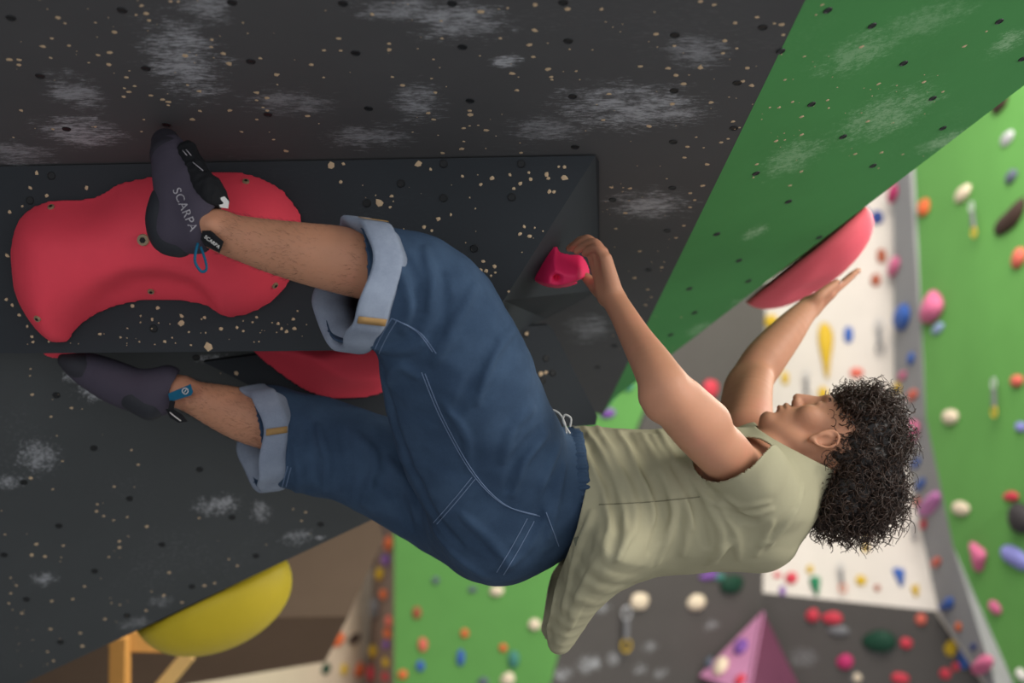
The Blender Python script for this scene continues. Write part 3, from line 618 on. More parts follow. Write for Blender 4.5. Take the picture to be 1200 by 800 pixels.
for a in [(WU,1014,250,11,14,'navy','navy hold left of its blue twin on the white wall top','blob'),(WU,1028,255,15,19,'navy','navy blue oval hold highest on the white wall','blob'),(WU,1033,300,12,20,'rust','rust brown hold below the navy ovals','blob'),(WU,1026,328,13,18,'rust','rust hold near the far fingertips','blob'),(WU,994,392,12,24,'blue','blue upright oval hold on white right of the yellow drop','blob'),
          (WU,968,411,22,76,'yellow','tall yellow drop shaped hold on the white wall','drop'),(WU,964,462,13,24,'yellow','yellow hold over the climber\'s nose','blob'),(WU,920,443,9,18,'yellow','thin yellow hold beside the far forearm','blob'),(WU,904,377,18,20,'yellow','yellow hold at the white wall\'s left edge above the far arm','blob'),(WU,1004,437,18,14,'coral','coral squarish hold above the hair','blob'),
          (WU,1033,464,15,12,'coral','pale coral hold just above the top curls','blob'),(WL,1050,575,16,24,'yellow','yellow hold behind the hair\'s right edge','blob'),(WL,1012,622,13,34,'yellow','long yellow hold peeking under the hair','drop'),(WL,1014,642,10,9,'yellow','tiny yellow hold below the hair','blob'),
          (WL,927,677,16,17,'red','red hold by the shirt\'s lower right corner','blob'),(WL,911,674,10,7,'red','tiny red hold left of the red one by the shirt','blob'),(WL,917,692,8,13,'purple','purple stalk hold at the white wall\'s bottom left','blob'),(WL,949,667,9,12,'yellow','small yellow hold above the green one','blob'),(WL,956,686,22,23,'green','green heart like hold low on the white wall','heart'),
          (WL,1009,680,13,14,'yellow','yellow hold in the middle of the white wall\'s foot','blob'),(WL,1028,689,8,9,'rust','tiny rust hold beside the blue heart','blob'),(WL,1055,676,19,22,'blue','blue heart shaped hold on the white wall\'s foot','heart'),(WL,1073,693,14,14,'yellow','yellow hold right of the blue heart','heart')]:
    hold(a[0], a[1], a[2], a[3], a[4], a[5], a[6], a[7], g3)
g4 = 'holds on the dark far wall'
for a in [(DR,952,720,17,16,'red','left pink red hold of the pair under the white wall','blob'),(DR,975,723,26,15,'red','right pink red hold of the pair under the white wall','blob'),(DR,982,738,27,12,'grey','long grey hold under the pink red pair','blob'),(DR,1030,750,42,26,'darkgreen','wide dark green hold on the dark wall','blob'),(DR,1079,725,14,16,'coral','coral hold under the white wall\'s right corner','blob'),
          (DR,1062,753,15,14,'red','red round hold right of the dark green one','blob'),(DR,990,774,21,18,'magenta','magenta round hold low on the dark wall','blob'),(DR,1055,794,22,14,'red','dull red hold at the frame bottom','blob'),(DR,1108,789,15,15,'red','red hold at the bottom near the pale trim','blob'),(DR,1114,758,16,20,'yellow','yellow hold beside the pale trim','blob'),
          (DR,1120,781,10,12,'red','red hold tucked beside the trim\'s lower end','blob'),(DR,1131,768,17,32,'blue','blue long hold lying on the pale trim','ridge'),(DR,1005,794,10,12,'cream','little cream hold at the bottom of the dark wall','blob'),(DL,749,704,24,22,'cream','cream hold just below the shirt\'s back','blob'),(DL,815,705,23,22,'cream','cream hold above the purple pyramid','blob'),
          (DL,832,455,20,24,'red','pink red hold between the two arms','blob'),(DL,830,674,24,10,'purple','purple hold hugging the shirt\'s lower edge','blob'),(DL,857,684,30,24,'darkgreen','dark green hold right of the purple one at the shirt','blob'),(DL,843,676,14,10,'teal','pale teal hold between purple and dark green','blob')]:
    hold(a[0], a[1], a[2], a[3], a[4], a[5], a[6], a[7], g4)
g5 = 'holds on the green wall below the hips'
for a in [(GL,582,692,18,15,'cream','cream hold right under the denim seat','blob'),(GL,554,691,11,8,'slate','slate hold left of the cream one under the seat','blob'),(GL,511,680,9,10,'slate','slate hold beneath the far thigh','blob'),(GL,489,718,11,17,'rust','rust upright hold on the lower green wall','blob'),(GL,545,742,10,12,'orange','small orange hold mid lower green wall','blob'),
          (GL,496,755,11,18,'coral','coral upright hold under the rust one','blob'),(GL,540,770,10,23,'blue','tall blue hold on the lower green wall','blob'),(GL,493,780,10,14,'blue','short blue hold left of the tall blue one','blob'),(GL,472,790,12,13,'orange','orange hold at the green wall\'s bottom left','blob'),(GL,627,732,16,16,'cream','cream hold beside the shirt tail','blob'),
          (GL,590,759,10,11,'orange','orange dot hold above the teal one','blob'),(GL,602,772,14,24,'teal','teal hold near the bottom under the shirt tail','blob'),(GL,595,795,18,16,'cream','cream hold at the frame bottom below the teal one','blob'),(GL,566,798,14,10,'slate','slate hold cut by the bottom frame edge','blob'),(GL,712,484,20,12,'purple','purple hold showing between shorts and near arm','blob'),(GL,736,452,14,12,'teal','teal hold on green beside the near elbow','blob')]:
    hold(a[0], a[1], a[2], a[3], a[4], a[5], a[6], a[7], g5)
g6 = 'holds on the strip left of the lower green wall'
for a in [(LG,456,636,13,18,'orange','topmost orange hold of the crowded strip','blob'),(LG,453,656,12,16,'purple','purple hold under the topmost orange one','blob'),(LG,446,672,12,18,'yellow','yellow hold in the crowded strip, upper','blob'),(LG,450,696,12,14,'orange','orange hold below the upper yellow one','blob'),(LG,457,728,9,16,'coral','coral hold half way down the crowded strip','blob'),
          (LG,455,742,11,13,'orange','orange hold directly under the coral one','blob'),(LG,453,755,11,13,'purple','lower purple hold of the crowded strip','blob'),(LG,438,763,12,18,'yellow','lower yellow hold at the strip\'s left edge','blob'),(LG,453,776,10,13,'yellow','lower yellow hold at the strip\'s right edge','blob'),(LG,452,793,12,12,'red','red hold at the strip\'s bottom','blob'),
          (LG,436,789,9,22,'red','dull red tall hold at the strip\'s bottom left','blob'),(LG,440,712,14,26,'grey','grey hold blending into the crowded strip','blob'),(LW,395,749,16,18,'orange','bright orange hold on the cream board\'s edge','blob'),(LW,420,784,12,17,'orange','orange hold low on the cream board','blob'),(LW,381,783,11,15,'darkgreen','dark green hold at the brown panel\'s lower tip','blob'),
          (LW,414,748,16,13,'brown','brown hold right of the bright orange one','blob'),(LW,402,784,8,16,'yellow','small ochre hold on the cream board','blob')]:
    hold(a[0], a[1], a[2], a[3], a[4], a[5], a[6], a[7], g6)
quickdraw(GA, 1147, 258, 50, 'grey and yellow sling beside the high cream hold', 'grey', 'yellow'); quickdraw(GB, 1172, 466, 52, 'grey sling with yellow clip on the right green wall', 'grey', 'yellow')
quickdraw(WU, 1031, 395, 46, 'dark sling on the white wall\'s right side', 'grey', 'grey'); quickdraw(WU, 946, 452, 38, 'dark sling on white above the climber\'s mouth', 'grey', 'grey')
quickdraw(WL, 987, 678, 40, 'dark sling low on the white wall', 'grey', 'orange'); quickdraw(DL, 731, 735, 62, 'grey sling with yellow clip below the shirt', 'grey', 'yellow'); quickdraw(WL, 1071, 622, 30, 'dark sling at the white wall\'s lower right', 'grey', 'grey')
# purple pyramid volume standing on the dark wall
pa, pb, pc_ = DL.at(888, 712, .05), DL.at(816, 789, .03), DR.at(946, 818, .03); pd = P(877, 812, np.dot(pb-CAM, FWD)-.42)
pyr = empty('pyramid_volume', (pa+pb+pc_)/3); PP = np.array(pyr.location); tag(pyr, 'mauve pyramid volume sticking out of the dark far wall', 'climbing volume')
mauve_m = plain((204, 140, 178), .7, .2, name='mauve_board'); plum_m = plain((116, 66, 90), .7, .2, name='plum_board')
def tri(name, pts, mat):
    return link(name, mesh(name, [np.asarray(p)-PP for p in pts], [tuple(range(len(pts)))]), mat, pyr, smooth=False)
for nm, pts, m in (('panel', (pa, pb, pd), mauve_m), ('panel', (pa, pd, pc_), plum_m), ('panel', (pb, pc_, pd), plum_m)):
    o = tri(nm, pts, m); bm = bmesh.new(); bm.from_mesh(o.data); bmesh.ops.recalc_face_normals(bm, faces=bm.faces); bm.to_mesh(o.data); bm.free(); md = o.modifiers.new('board', 'SOLIDIFY'); md.thickness = .012; md.offset = -1
PYL = Plane(pa, pb, pd); g7 = 'holds on the mauve pyramid'
for x, y, w, h, c, l in ((869, 758, 22, 18, 'purple', 'purple hold on the mauve pyramid\'s lit face'), (845, 781, 24, 16, 'cream', 'cream hold on the mauve pyramid\'s lit face'), (831, 775, 12, 14, 'slate', 'slate hold at the pyramid\'s left corner'), (868, 797, 18, 12, 'red', 'red hold at the pyramid\'s foot')): hold(PYL, x, y, w, h, c, l, 'blob', g7)
# ================================================================== THE CLIMBER
person = empty('person', P(625, 575, 2.97)); PB = np.array(person.location)
tag(person, 'climber hanging face up under the roof in sage T-shirt and denim shorts', 'person')
def pmesh(name, V, Q, mat, parent=None, base=PB):
    o = link(name, fast_mesh(name, V-base, Q), mat, parent or person); return o
def ptube(name, pts, r, mat, parent, sides=6, taper=None, closed=False):
    return tube(name, [np.asarray(p)-PB for p in pts], r, mat, parent, sides, taper, closed)
# materials -------------------------------------------------------
def skin_mat():
    t = NT('skin'); b = lin((194, 139, 109)); f = t.noise(14, 6)
    k = t.mix(f, tuple(x*.86 for x in b), tuple(min(1, x*1.08) for x in b)); k = t.mix(t.math('MULTIPLY', t.ramp(t.noise(7, 4), .5, .8), .30), k, lin((205, 120, 108)))
    t.bump(t.noise(260, 3), 0.12, 0.001); t.b.inputs['Subsurface Weight'].default_value = 0.12; t.b.inputs['Subsurface Radius'].default_value = (.012, .005, .003); t.b.inputs['Subsurface Scale'].default_value = 0.4
    return t.done(k, 0.55, 0.35)
def denim_mat(name, c0, c1, twill=1400):
    t = NT(name); a, b = lin(c0), lin(c1); k = t.mix(t.ramp(t.noise(8, 6, .65), .35, .7), a, b)
    k = t.mix(t.math('MULTIPLY', t.noise(700, 2, .5), .5), k, tuple(min(1, x*1.5) for x in b)); t.bump(t.noise(900, 2), .25, .0008)
    return t.done(k, 0.9, 0.12)
def cotton_mat():
    t = NT('sage_cotton'); b = lin((163, 158, 131)); k = t.mix(t.noise(11, 5), tuple(x*.92 for x in b), tuple(x*1.06 for x in b))
    t.bump(t.noise(800, 2), .15, .0006); return t.done(k, 0.92, 0.1)
skin_m = skin_mat(); denim_m = denim_mat('blue_denim', (42, 58, 79), (60, 79, 102)); cuff_m = denim_mat('denim_inside', (110, 119, 136), (140, 150, 166)); cotton_m = cotton_mat()
thread_m = plain((112, 130, 158), .9, .1, name='seam_thread'); tan_m = plain((160, 128, 84), .9, .1, name='tan_thread')
shoe_m = plain((72, 67, 79), .9, .15, .15, .3, name='suede'); rub_m = plain((42, 44, 50), .6, .3, .15, .3, name='rubber'); blk_m = plain((28, 29, 32), .8, .2, name='black_web')
teal_m = plain((20, 96, 128), .7, .2, name='teal_web'); white_m = plain((228, 226, 222), .7, .2, name='white_print'); grey_m = plain((170, 166, 172), .7, .2, name='grey_print')

# body ------------------------------------------------------------
Bf = Field((-0.86, -0.58, 1.52), (0.90, 0.52, 2.40), 0.0034)
J = P
def ch(lst, k=0.02, op='+', **kw): Bf.chain([(J(x, y, d), r) for x, y, d, r in lst], k, op, **kw)
# legs
ch([(200, 272, 2.665, .026), (245, 267, 2.66, .0375), (275, 277, 2.65, .0405), (322, 289, 2.64, .050), (365, 298, 2.63, .0575), (405, 306, 2.63, .062), (450, 322, 2.645, .056), (515, 350, 2.67, .052), (568, 455, 2.79, .065), (622, 560, 2.90, .080)], .02)
ch([(200, 272, 2.665, .026), (203, 215, 2.69, .022), (199, 185, 2.71, .016)], .01)
ch([(238, 258, 2.632, .012), (246, 263, 2.625, .012)], .02)
ch([(185, 462, 3.05, .026), (208, 458, 3.06, .036), (228, 466, 3.06, .0365), (262, 478, 3.06, .050), (292, 488, 3.06, .058), (330, 498, 3.06, .060), (430, 520, 3.05, .062), (510, 560, 3.06, .075), (610, 600, 3.08, .09)], .02)
ch([(180, 462, 3.05, .025), (140, 447, 3.05, .022), (100, 432, 3.05, .016)], .01)
# trunk
lat = nrm(J(868, 545, 2.83)-J(878, 518, 3.14))
Bf.chain([(J(620, 575, 2.97), .10), (J(690, 570, 2.97), .095), (J(760, 570, 2.97), .10), (J(840, 565, 2.975), .105), (J(885, 550, 2.98), .075)], .05, flat=lat, fs=.72)
# shoulders, arms
ch([(890, 562, 2.95, .05), (866, 549, 2.86, .051), (845, 528, 2.785, .0530), (818, 502, 2.72, .0510), (796, 478, 2.68, .0475), (782, 460, 2.665, .0445)], .03)
ch([(785, 466, 2.664, .040), (776, 448, 2.672, .0435), (765, 428, 2.705, .0400), (746, 397, 2.78, .0320), (731, 370, 2.84, .0268), (719, 350, 2.885, .0250)], .02)
ch([(764, 468, 2.66, .017), (770, 476, 2.66, .02)], .03)
ch([(832, 492, 2.72, .036), (806, 466, 2.69, .030)], .03)
ch([(895, 540, 3.03, .07), (880, 520, 3.13, .062), (872, 488, 3.20, .056), (873, 458, 3.25, .050)], .03)
ch([(880, 445, 3.27, .048), (897, 420, 3.29, .0485), (922, 390, 3.33, .040), (938, 371, 3.37, .031), (948, 361, 3.40, .027)], .02)
ch([(876, 500, 3.12, .050), (884, 462, 3.19, .040), (890, 445, 3.22, .030)], .03)
# near hand: four fingers over the pink hold, thumb underneath
W0 = J(718, 349, 2.887)
KN = [((710, 303, 2.876), (701, 291, 2.886), (691, 292, 2.912), (685, 297, 2.935)), ((706, 296, 2.898), (697, 284, 2.912), (685, 288, 2.940), (676, 294, 2.958)),
      ((699, 290, 2.925), (689, 280, 2.942), (678, 285, 2.966), (671, 291, 2.985)), ((693, 290, 2.950), (683, 281, 2.968), (674, 286, 2.988), (667, 291, 3.0))]
for i, f in enumerate(KN):
    a, b, c, e = [J(*q) for q in f]; r = (.0080, .0088, .0092, .0088)[i]
    Bf.cone(W0+lat*(.012-.008*i)+RGT*(.008-.007*i), a, .0185, .0130, .008); Bf.chain([(a, r+.0024), (b, r+.0006), (c, r-.0004), (e, r-.0012)], .002)
ch([(712, 344, 2.91, .022), (702, 338, 2.945, .018), (694, 332, 2.972, .0125), (687, 325, 2.985, .0105)], .012)
# far hand: palm against the coral lens, fingers along it, thumb nearer the lens
W1 = J(949, 360, 3.405)
for i, (k1, k2, k3, k4) in enumerate([((972, 345, 3.40), (984, 336, 3.41), (993, 328, 3.425), (1000, 322, 3.44)), ((974, 343, 3.425), (988, 332, 3.437), (997, 324, 3.45), (1004, 318, 3.465)),
                                   ((975, 342, 3.45), (989, 331, 3.462), (998, 323, 3.475), (1006, 317, 3.49)), ((973, 343, 3.475), (985, 334, 3.487), (994, 326, 3.50), (1001, 320, 3.51))]):
    r = (.0082, .009, .0092, .0085)[i]
    Bf.cone(W1, J(*k1), .020, .0135, .012); Bf.chain([(J(*k1), r+.002), (J(*k2), r+.0006), (J(*k3), r), (J(*k4), r-.0015)], .004)
ch([(951, 357, 3.385, .018), (960, 347, 3.375, .013), (971, 338, 3.385, .0105), (981, 331, 3.40, .0085)], .010)
# neck and head
HC = J(963, 518, 2.985); hs = 0.93
cv = nrm(RGT*.978+UPV*.205-FWD*0.02); fv = nrm(-RGT*.205+UPV*.978+FWD*0.10); fv = nrm(fv-cv*np.dot(fv, cv)); lv = np.cross(cv, fv); lv = lv if np.dot(lv, FWD) < 0 else -lv
AX = (cv, fv, lv)
def H(c, f, l=0): return HC+hs*(c*cv+f*fv+l*lv)
def he(c, f, l, rc, rf, rl, k=.015, op='+'): Bf.ell(H(c, f, l), AX, (rc*hs, rf*hs, rl*hs), k, op)
def hch(lst, k=.012, op='+'): Bf.chain([(H(c, f, l), r*hs) for c, f, l, r in lst], k, op)
Bf.chain([(J(893, 556, 2.98), .066), (J(918, 544, 2.98), .058), (J(945, 530, 2.985), .056), (H(.0, -.035), .055)], .03)
Bf.chain([(J(905, 520, 2.98), .035), (H(-.06, .02), .035)], .03)
he(.045, -.010, 0, .090, .095, .076); he(-.005, .045, 0, .070, .044, .058); he(-.062, .045, 0, .055, .040, .046, .02)
for sg in (1, -1):
    hch([(-.020, .0, .058*sg, .014), (-.058, .008, .052*sg, .016), (-.105, .066, .016*sg, .016)], .018)
    he(-.022, .066, .040*sg, .022, .020, .020, .02)          # cheek bone
hch([(-.106, .076, -.008, .0165), (-.106, .076, .008, .0165)], .015)
he(-.066, .068, 0, .030, .026, .034, .015); he(-.002, .080, 0, .034, .016, .015, .012)
hch([(.030, .086, -.03, .0115), (.034, .092, 0, .011), (.030, .086, .03, .0115)], .015)
for sg in (1, -1): he(.009, .096, .036*sg, .012, .011, .017, .012, '-'); he(.008, .078, .032*sg, .0135, .0135, .0135, .004)
hch([(.022, .090, 0, .0085), (-.010, .1025, 0, .0095), (-.032, .1085, 0, .0105)], .010)
for sg in (1, -1): he(-.037, .098, .012*sg, .0095, .0105, .008, .006); he(-.044, .103, .0065*sg, .006, .005, .0035, .002, '-')
hch([(-.063, .089, -.018, .0055), (-.060, .0965, 0, .0078), (-.063, .089, .018, .0055)], .006)
hch([(-.076, .087, -.016, .0055), (-.076, .0940, 0, .0082), (-.076, .087, .016, .0055)], .006)
hch([(-.0685, .092, -.021, .0018), (-.0685, .103, 0, .0022), (-.0685, .092, .021, .0018)], .004, '-')
hch([(-.090, .092, -.008, .005), (-.090, .092, .008, .005)], .012, '-')
EC, EF = -.006, .015
for sg in (1, -1):                                              # ears
    Bf.ell(H(.002+EC, -.010+EF, .073*sg), (nrm(cv-.22*fv), nrm(fv+.22*cv), nrm(lv*sg*.94-fv*.3)), (.030*hs, .018*hs, .008*hs), .006)
    rim = [(-.012, .004), (.006, .008), (.024, .004), (.030, -.010), (.022, -.024), (.004, -.028), (-.014, -.020), (-.024, -.010)]
    hch([(c+EC, f+EF, (.078+.006*(f < -.005))*sg, .0040) for c, f in rim], .003)
    he(-.027+EC, -.002+EF, .076*sg, .0085, .0075, .006, .006)
    he(-.002+EC, -.010+EF, .085*sg, .016, .0095, .009, .004, '-'); he(.016+EC, -.014+EF, .084*sg, .008, .006, .006, .004, '-')
V, Q = Bf.nets(); V = relax(V, Q, 1, .35)
body = pmesh('body', V, Q, skin_m); del Bf
for sg in (1, -1):
    bm = bmesh.new(); bmesh.ops.create_uvsphere(bm, u_segments=20, v_segments=12, radius=.0133*hs); me = bpy.data.meshes.new('eye'); bm.to_mesh(me); bm.free()
    e = link('eye', me, white_m, body); e.location = H(.007, .0755, .032*sg)-PB
    bm = bmesh.new(); bmesh.ops.create_uvsphere(bm, u_segments=12, v_segments=8, radius=.006); me = bpy.data.meshes.new('iris'); bm.to_mesh(me); bm.free()
    i = link('iris', me, plain((52, 36, 26), .3, .5), body); i.location = H(.006, .0830, .032*sg)-PB
    brow = []
    for q in range(46):
        t = random.random(); c0 = H(.0255+.006*math.sin(t*2.6)+random.uniform(-.003, .003), .0945-.010*t*t, (.012+.040*t)*sg); brow.append((c0, c0+lv*sg*.008+cv*.004*(.6-t)+fv*.002))
    VV = []; FF = []
    for a, b in brow:
        v, f = tube_geo([a-PB, b-PB], .0007, 4, [1, .4]); FF += [tuple(i+len(VV) for i in x) for x in f]; VV += v
    link('eyebrow', mesh('eyebrow', VV, FF), plain((40, 28, 22), .7), body)
# fingernails on the far hand
for (x, y, d) in ((1001, 321, 3.437), (1005, 317, 3.462), (983, 329, 3.395)):
    bm = bmesh.new(); bmesh.ops.create_uvsphere(bm, u_segments=10, v_segments=6, radius=1); n_ = nrm(ray(x, y)); 
    for v in bm.verts: v.co = Vector(J(x, y, d)-PB+(v.co.x*.0065)*nrm(RGT*.8+UPV*.6)+(v.co.y*.0045)*FWD+v.co.z*.002*nrm(RGT*.6-UPV*.8)+.0055*nrm(RGT*.6-UPV*.8)-.002*FWD)
    me = bpy.data.meshes.new('fingernail'); bm.to_mesh(me); bm.free(); link('fingernail', me, plain((236, 200, 184), .35, .5), body)

def drape(bv, pix, n, off=.0006):
    out = []
    for x, y in resample(pix, n):
        r = nrm(ray(x, y)); loc, nn, ii, dd = bv.ray_cast(Vector(CAM), Vector(r))
        if loc: out.append(np.array(loc)-r*off)
    return out

# shirt -----------------------------------------------------------
Sf = Field((-0.02, -0.50, 1.38), (0.72, 0.42, 2.10), 0.0037)
Sf.chain([(J(640, 574, 2.97), .134), (J(690, 574, 2.97), .132), (J(760, 574, 2.97), .126), (J(830, 575, 2.975), .136), (J(888, 575, 2.98), .112)], .05, flat=lat, fs=.80)
Sf.chain([(J(885, 570, 2.84), .085), (J(880, 556, 2.81), .076)], .05)
Sf.chain([(J(888, 560, 3.10), .08), (J(878, 525, 3.15), .074)], .05)
Sf.chain([(J(895, 560, 2.97), .100), (J(918, 556, 2.975), .082), (J(940, 545, 2.98), .070)], .04, flat=lat, fs=.85)
Sf.chain([(J(893, 556, 2.95), .068), (J(872, 549, 2.86), .064), (J(850, 531, 2.79), .064)], .02)     # near sleeve
Sf.chain([(J(895, 540, 3.03), .076), (J(880, 520, 3.13), .070), (J(872, 488, 3.20), .066)], .02)                               # far sleeve
Sf.chain([(J(893, 552, 2.98), .080), (J(918, 543, 2.98), .070), (J(945, 530, 2.985), .068)], .02); Sf.chain([(J(905, 520, 2.98), .045), (H(-.06, .02), .043)], .02)
Sf.chain([(J(700, 600, 2.96), .115), (J(760, 604, 2.96), .122), (J(835, 594, 2.97), .132)], .04, flat=lat, fs=.80)
Sf.chain([(J(905, 590, 2.97), .085), (J(895, 625, 2.97), .075)], .05, flat=lat, fs=.6)          # slack cloth under the shoulder blades
Sf.chain([(J(735, 622, 2.95), .078), (J(686, 692, 2.93), .046), (J(661, 750, 2.92), .022)], .06, flat=lat, fs=.30)   # loose tail hanging below the back
Sf.chain([(J(640, 690, 2.93), .030), (J(625, 745, 2.92), .018)], .05, flat=lat, fs=.30)
folds = [([(684, 500), (712, 545), (730, 600), (732, 640)], .0075), ([(756, 496), (790, 560), (806, 610), (800, 650)], .0075), ([(845, 590), (862, 625), (866, 655)], .007), ([(905, 610), (885, 650)], .006), ([(706, 650), (684, 690), (668, 735)], .007), ([(672, 506), (692, 540), (710, 580), (716, 620), (704, 655)], .0085), ([(700, 500), (726, 550), (744, 608), (722, 655)], .0085), ([(718, 496), (745, 540), (762, 582), (768, 620)], .0075),
         ([(740, 488), (772, 545), (790, 600), (770, 660)], .0085), ([(824, 582), (846, 625), (838, 660)], .0080), ([(800, 540), (826, 580), (846, 590), (876, 602), (904, 596)], .0080), ([(846, 582), (868, 592), (900, 588)], .006),
         ([(694, 600), (676, 650), (660, 715)], .0070), ([(858, 632), (830, 662)], .007), ([(892, 640), (925, 610), (942, 570)], .007), ([(770, 500), (800, 560), (812, 620)], .0065), ([(930, 600), (900, 640)], .006)]
for pts, r in folds:
    tr = Sf.trace(pts, 22, off=-.0005)
    n = len(tr)
    if n > 3: Sf.chain([(p, r*(.04+.96*math.sin(math.pi*min(1, (i+.5)/n))**.7)) for i, p in enumerate(tr)], .011)
for pts, r in [([(684, 508), (704, 548), (722, 600), (716, 650)], .008), ([(730, 495), (758, 550), (776, 600), (762, 645)], .008), ([(790, 545), (815, 590), (828, 640)], .007), ([(836, 578), (858, 602), (886, 612)], .008), ([(714, 625), (690, 680), (674, 722)], .006)]:
    tr = Sf.trace(pts, 22, off=.002)
    if len(tr) > 3: Sf.chain([(p, r*math.sin(math.pi*(i+.5)/len(tr))**.5) for i, p in enumerate(tr)], .014, '-')
V, Q = Sf.nets(); V = relax(V, Q, 2, .4)
V += 0.0011*np.stack([vnoise(V, 55, 3), vnoise(V, 55, 4), vnoise(V, 55, 5)], 1)
hem = [(670, 495), (682, 540), (683, 575), (671, 625), (648, 690), (639, 735), (645, 790)]
hz = np.array([J(x, y, 2.97)[2] for x, y in hem])[::-1]; hx = np.array([J(x, y, 2.97)[0] for x, y in hem])[::-1]
nk_a, nk_b = J(872, 496, 2.90), J(938, 531, 2.90); nk_n = nrm(np.cross(nk_b-nk_a, J(900, 500, 3.12)-J(903, 512, 2.90))); nk_n = nk_n if nk_n[2] < 0 else -nk_n
sL, sR = J(869, 540, 2.835), J(876, 500, 3.165); nL = nrm(np.cross(J(908, 546, 2.80)-J(882, 519, 2.87), J(848, 573, 2.765)-J(882, 519, 2.87))); nL = nL if np.dot(nL, J(782, 460, 2.665)-J(870, 547, 2.86)) > 0 else -nL
aL, aR = nrm(J(782, 460, 2.665)-J(870, 547, 2.86)), nrm(J(873, 458, 3.25)-J(880, 520, 3.13))
def sleeve_g(p, o, ax, rad, q, n):
    s = (p-o)@ax; rr = np.linalg.norm((p-o)-s[:, None]*ax, axis=1); return np.maximum(-((p-q)@n), rr-rad)
def shirt_g(p):
    g = p[:, 0]-np.interp(p[:, 2], hz, hx)+0.22*np.clip(p[:, 1]-.0, 0, 1)*0.8
    g = np.minimum(g, (p-nk_a)@nk_n)
    g = np.minimum(g, sleeve_g(p, sL, aL, .080, J(882, 519, 2.87), nL)); return np.minimum(g, sleeve_g(p, sR, aR, .085, sR, aR))
V, Q = cut_open(V, Q, shirt_g)
shirt = pmesh('shirt', V, Q, cotton_m); sm = shirt.modifiers.new('cloth', 'SOLIDIFY'); sm.thickness = .003; sm.offset = -1
SHB = BVHTree.FromPolygons([Vector(v) for v in V], [tuple(map(int, q)) for q in Q])
tr = drape(SHB, [(702, 591), (760, 588), (820, 582)], 40); ptube('side_seam', tr, .0011, plain((128, 124, 102), .95, .1), shirt)
p0 = Sf.hit(676, 634, off=.001); 
if p0 is not None:
    bm = bmesh.new(); bmesh.ops.create_cube(bm, size=1)
    for v in bm.verts: v.co = Vector(p0-PB+v.co.x*.011*nrm(RGT*.95+UPV*.25)+v.co.y*.016*nrm(UPV*.95-RGT*.25)+v.co.z*.003*FWD)
    me = bpy.data.meshes.new('hem_label'); bm.to_mesh(me); bm.free(); link('hem_label', me, plain((92, 94, 80), .9), shirt, smooth=False)
del Sf

# shorts ----------------------------------------------------------
Df = Field((-0.62, -0.62, 1.48), (0.20, 0.32, 2.24), 0.0036)
cn1, cn2 = nrm(-RGT*.90+UPV*.10-FWD*.46), nrm(-RGT*.93-UPV*.12-FWD*.36)
c1, c2 = J(405, 331, 2.63), J(297, 515, 3.06)
Df.chain([(c1+cn1*.02, .114), (c1-cn1*.055, .114), (J(505, 352, 2.665), .108), (J(545, 430, 2.72), .122), (J(585, 520, 2.82), .128), (J(610, 575, 2.90), .135)], .05)
Df.chain([(J(494, 385, 2.68), .086), (J(509, 470, 2.765), .096), (J(548, 560, 2.835), .108), (J(590, 618, 2.88), .10)], .03)
Df.chain([(c2+cn2*.02, .106), (c2-cn2*.05, .106), (J(430, 540, 3.05), .106), (J(520, 585, 3.05), .118), (J(590, 598, 3.05), .135)], .05)
Df.ell(J(585, 605, 2.97), (RGT, UPV, FWD), (.150, .138, .185), .05)
Df.chain([(J(620, 578, 2.97), .135), (J(650, 574, 2.97), .128), (J(690, 572, 2.97), .120)], .05, flat=lat, fs=.82)
for pts, r in [([(462, 300), (480, 350), (470, 385)], .010), ([(556, 335), (530, 390), (508, 425)], .010), ([(490, 440), (470, 430), (455, 450)], .008), ([(600, 385), (575, 420), (560, 470)], .009), ([(500, 290), (508, 330), (500, 360)], .008),
               ([(625, 480), (602, 500), (590, 540)], .008), ([(640, 510), (615, 540), (600, 580)], .008), ([(655, 520), (640, 560), (636, 600)], .007), ([(662, 545), (650, 590), (640, 630)], .007), ([(540, 600), (580, 640), (600, 665)], .007), ([(640, 600), (615, 640), (590, 670)], .007),
               ([(345, 520), (352, 555), (345, 585)], .009), ([(372, 500), (385, 540), (380, 580)], .009), ([(420, 510), (440, 545), (425, 590)], .009), ([(455, 540), (480, 570), (490, 610)], .010), ([(510, 620), (540, 655), (570, 675)], .007), ([(520, 470), (545, 510), (550, 550)], .007), ([(425, 400), (470, 410), (500, 400)], .007)]:
    tr = Df.trace(pts, 20, off=-.001); n = len(tr)
    if n > 3: Df.chain([(p, r*(.05+.95*math.sin(math.pi*(i+.5)/n)**.7)) for i, p in enumerate(tr)], .015)
for pts, r in [([(447, 425), (462, 500), (500, 590), (540, 640)], .009), ([(475, 300), (492, 345), (485, 390)], .008), ([(580, 400), (552, 450), (535, 480)], .008), ([(360, 500), (366, 545), (360, 585)], .008), ([(632, 505), (608, 535), (596, 575)], .008), ([(520, 320), (520, 370), (505, 400)], .007), ([(400, 505), (408, 550), (400, 590)], .008), ([(440, 560), (470, 590), (480, 620)], .008), ([(650, 560), (630, 610), (610, 650)], .007)]:
    tr = Df.trace(pts, 20, off=.002)
    if len(tr) > 3: Df.chain([(p, r*math.sin(math.pi*(i+.5)/len(tr))**.5) for i, p in enumerate(tr)], .016, '-')
V, Q = Df.nets(); V = relax(V, Q, 2, .4)
V += 0.0012*np.stack([vnoise(V, 48, 13), vnoise(V, 48, 14), vnoise(V, 48, 15)], 1)+.0024*np.stack([vnoise(V, 22, 33), vnoise(V, 22, 34), vnoise(V, 22, 35)], 1)
wn = nrm(RGT*.985+UPV*.10); wc = J(687, 570, 2.97)
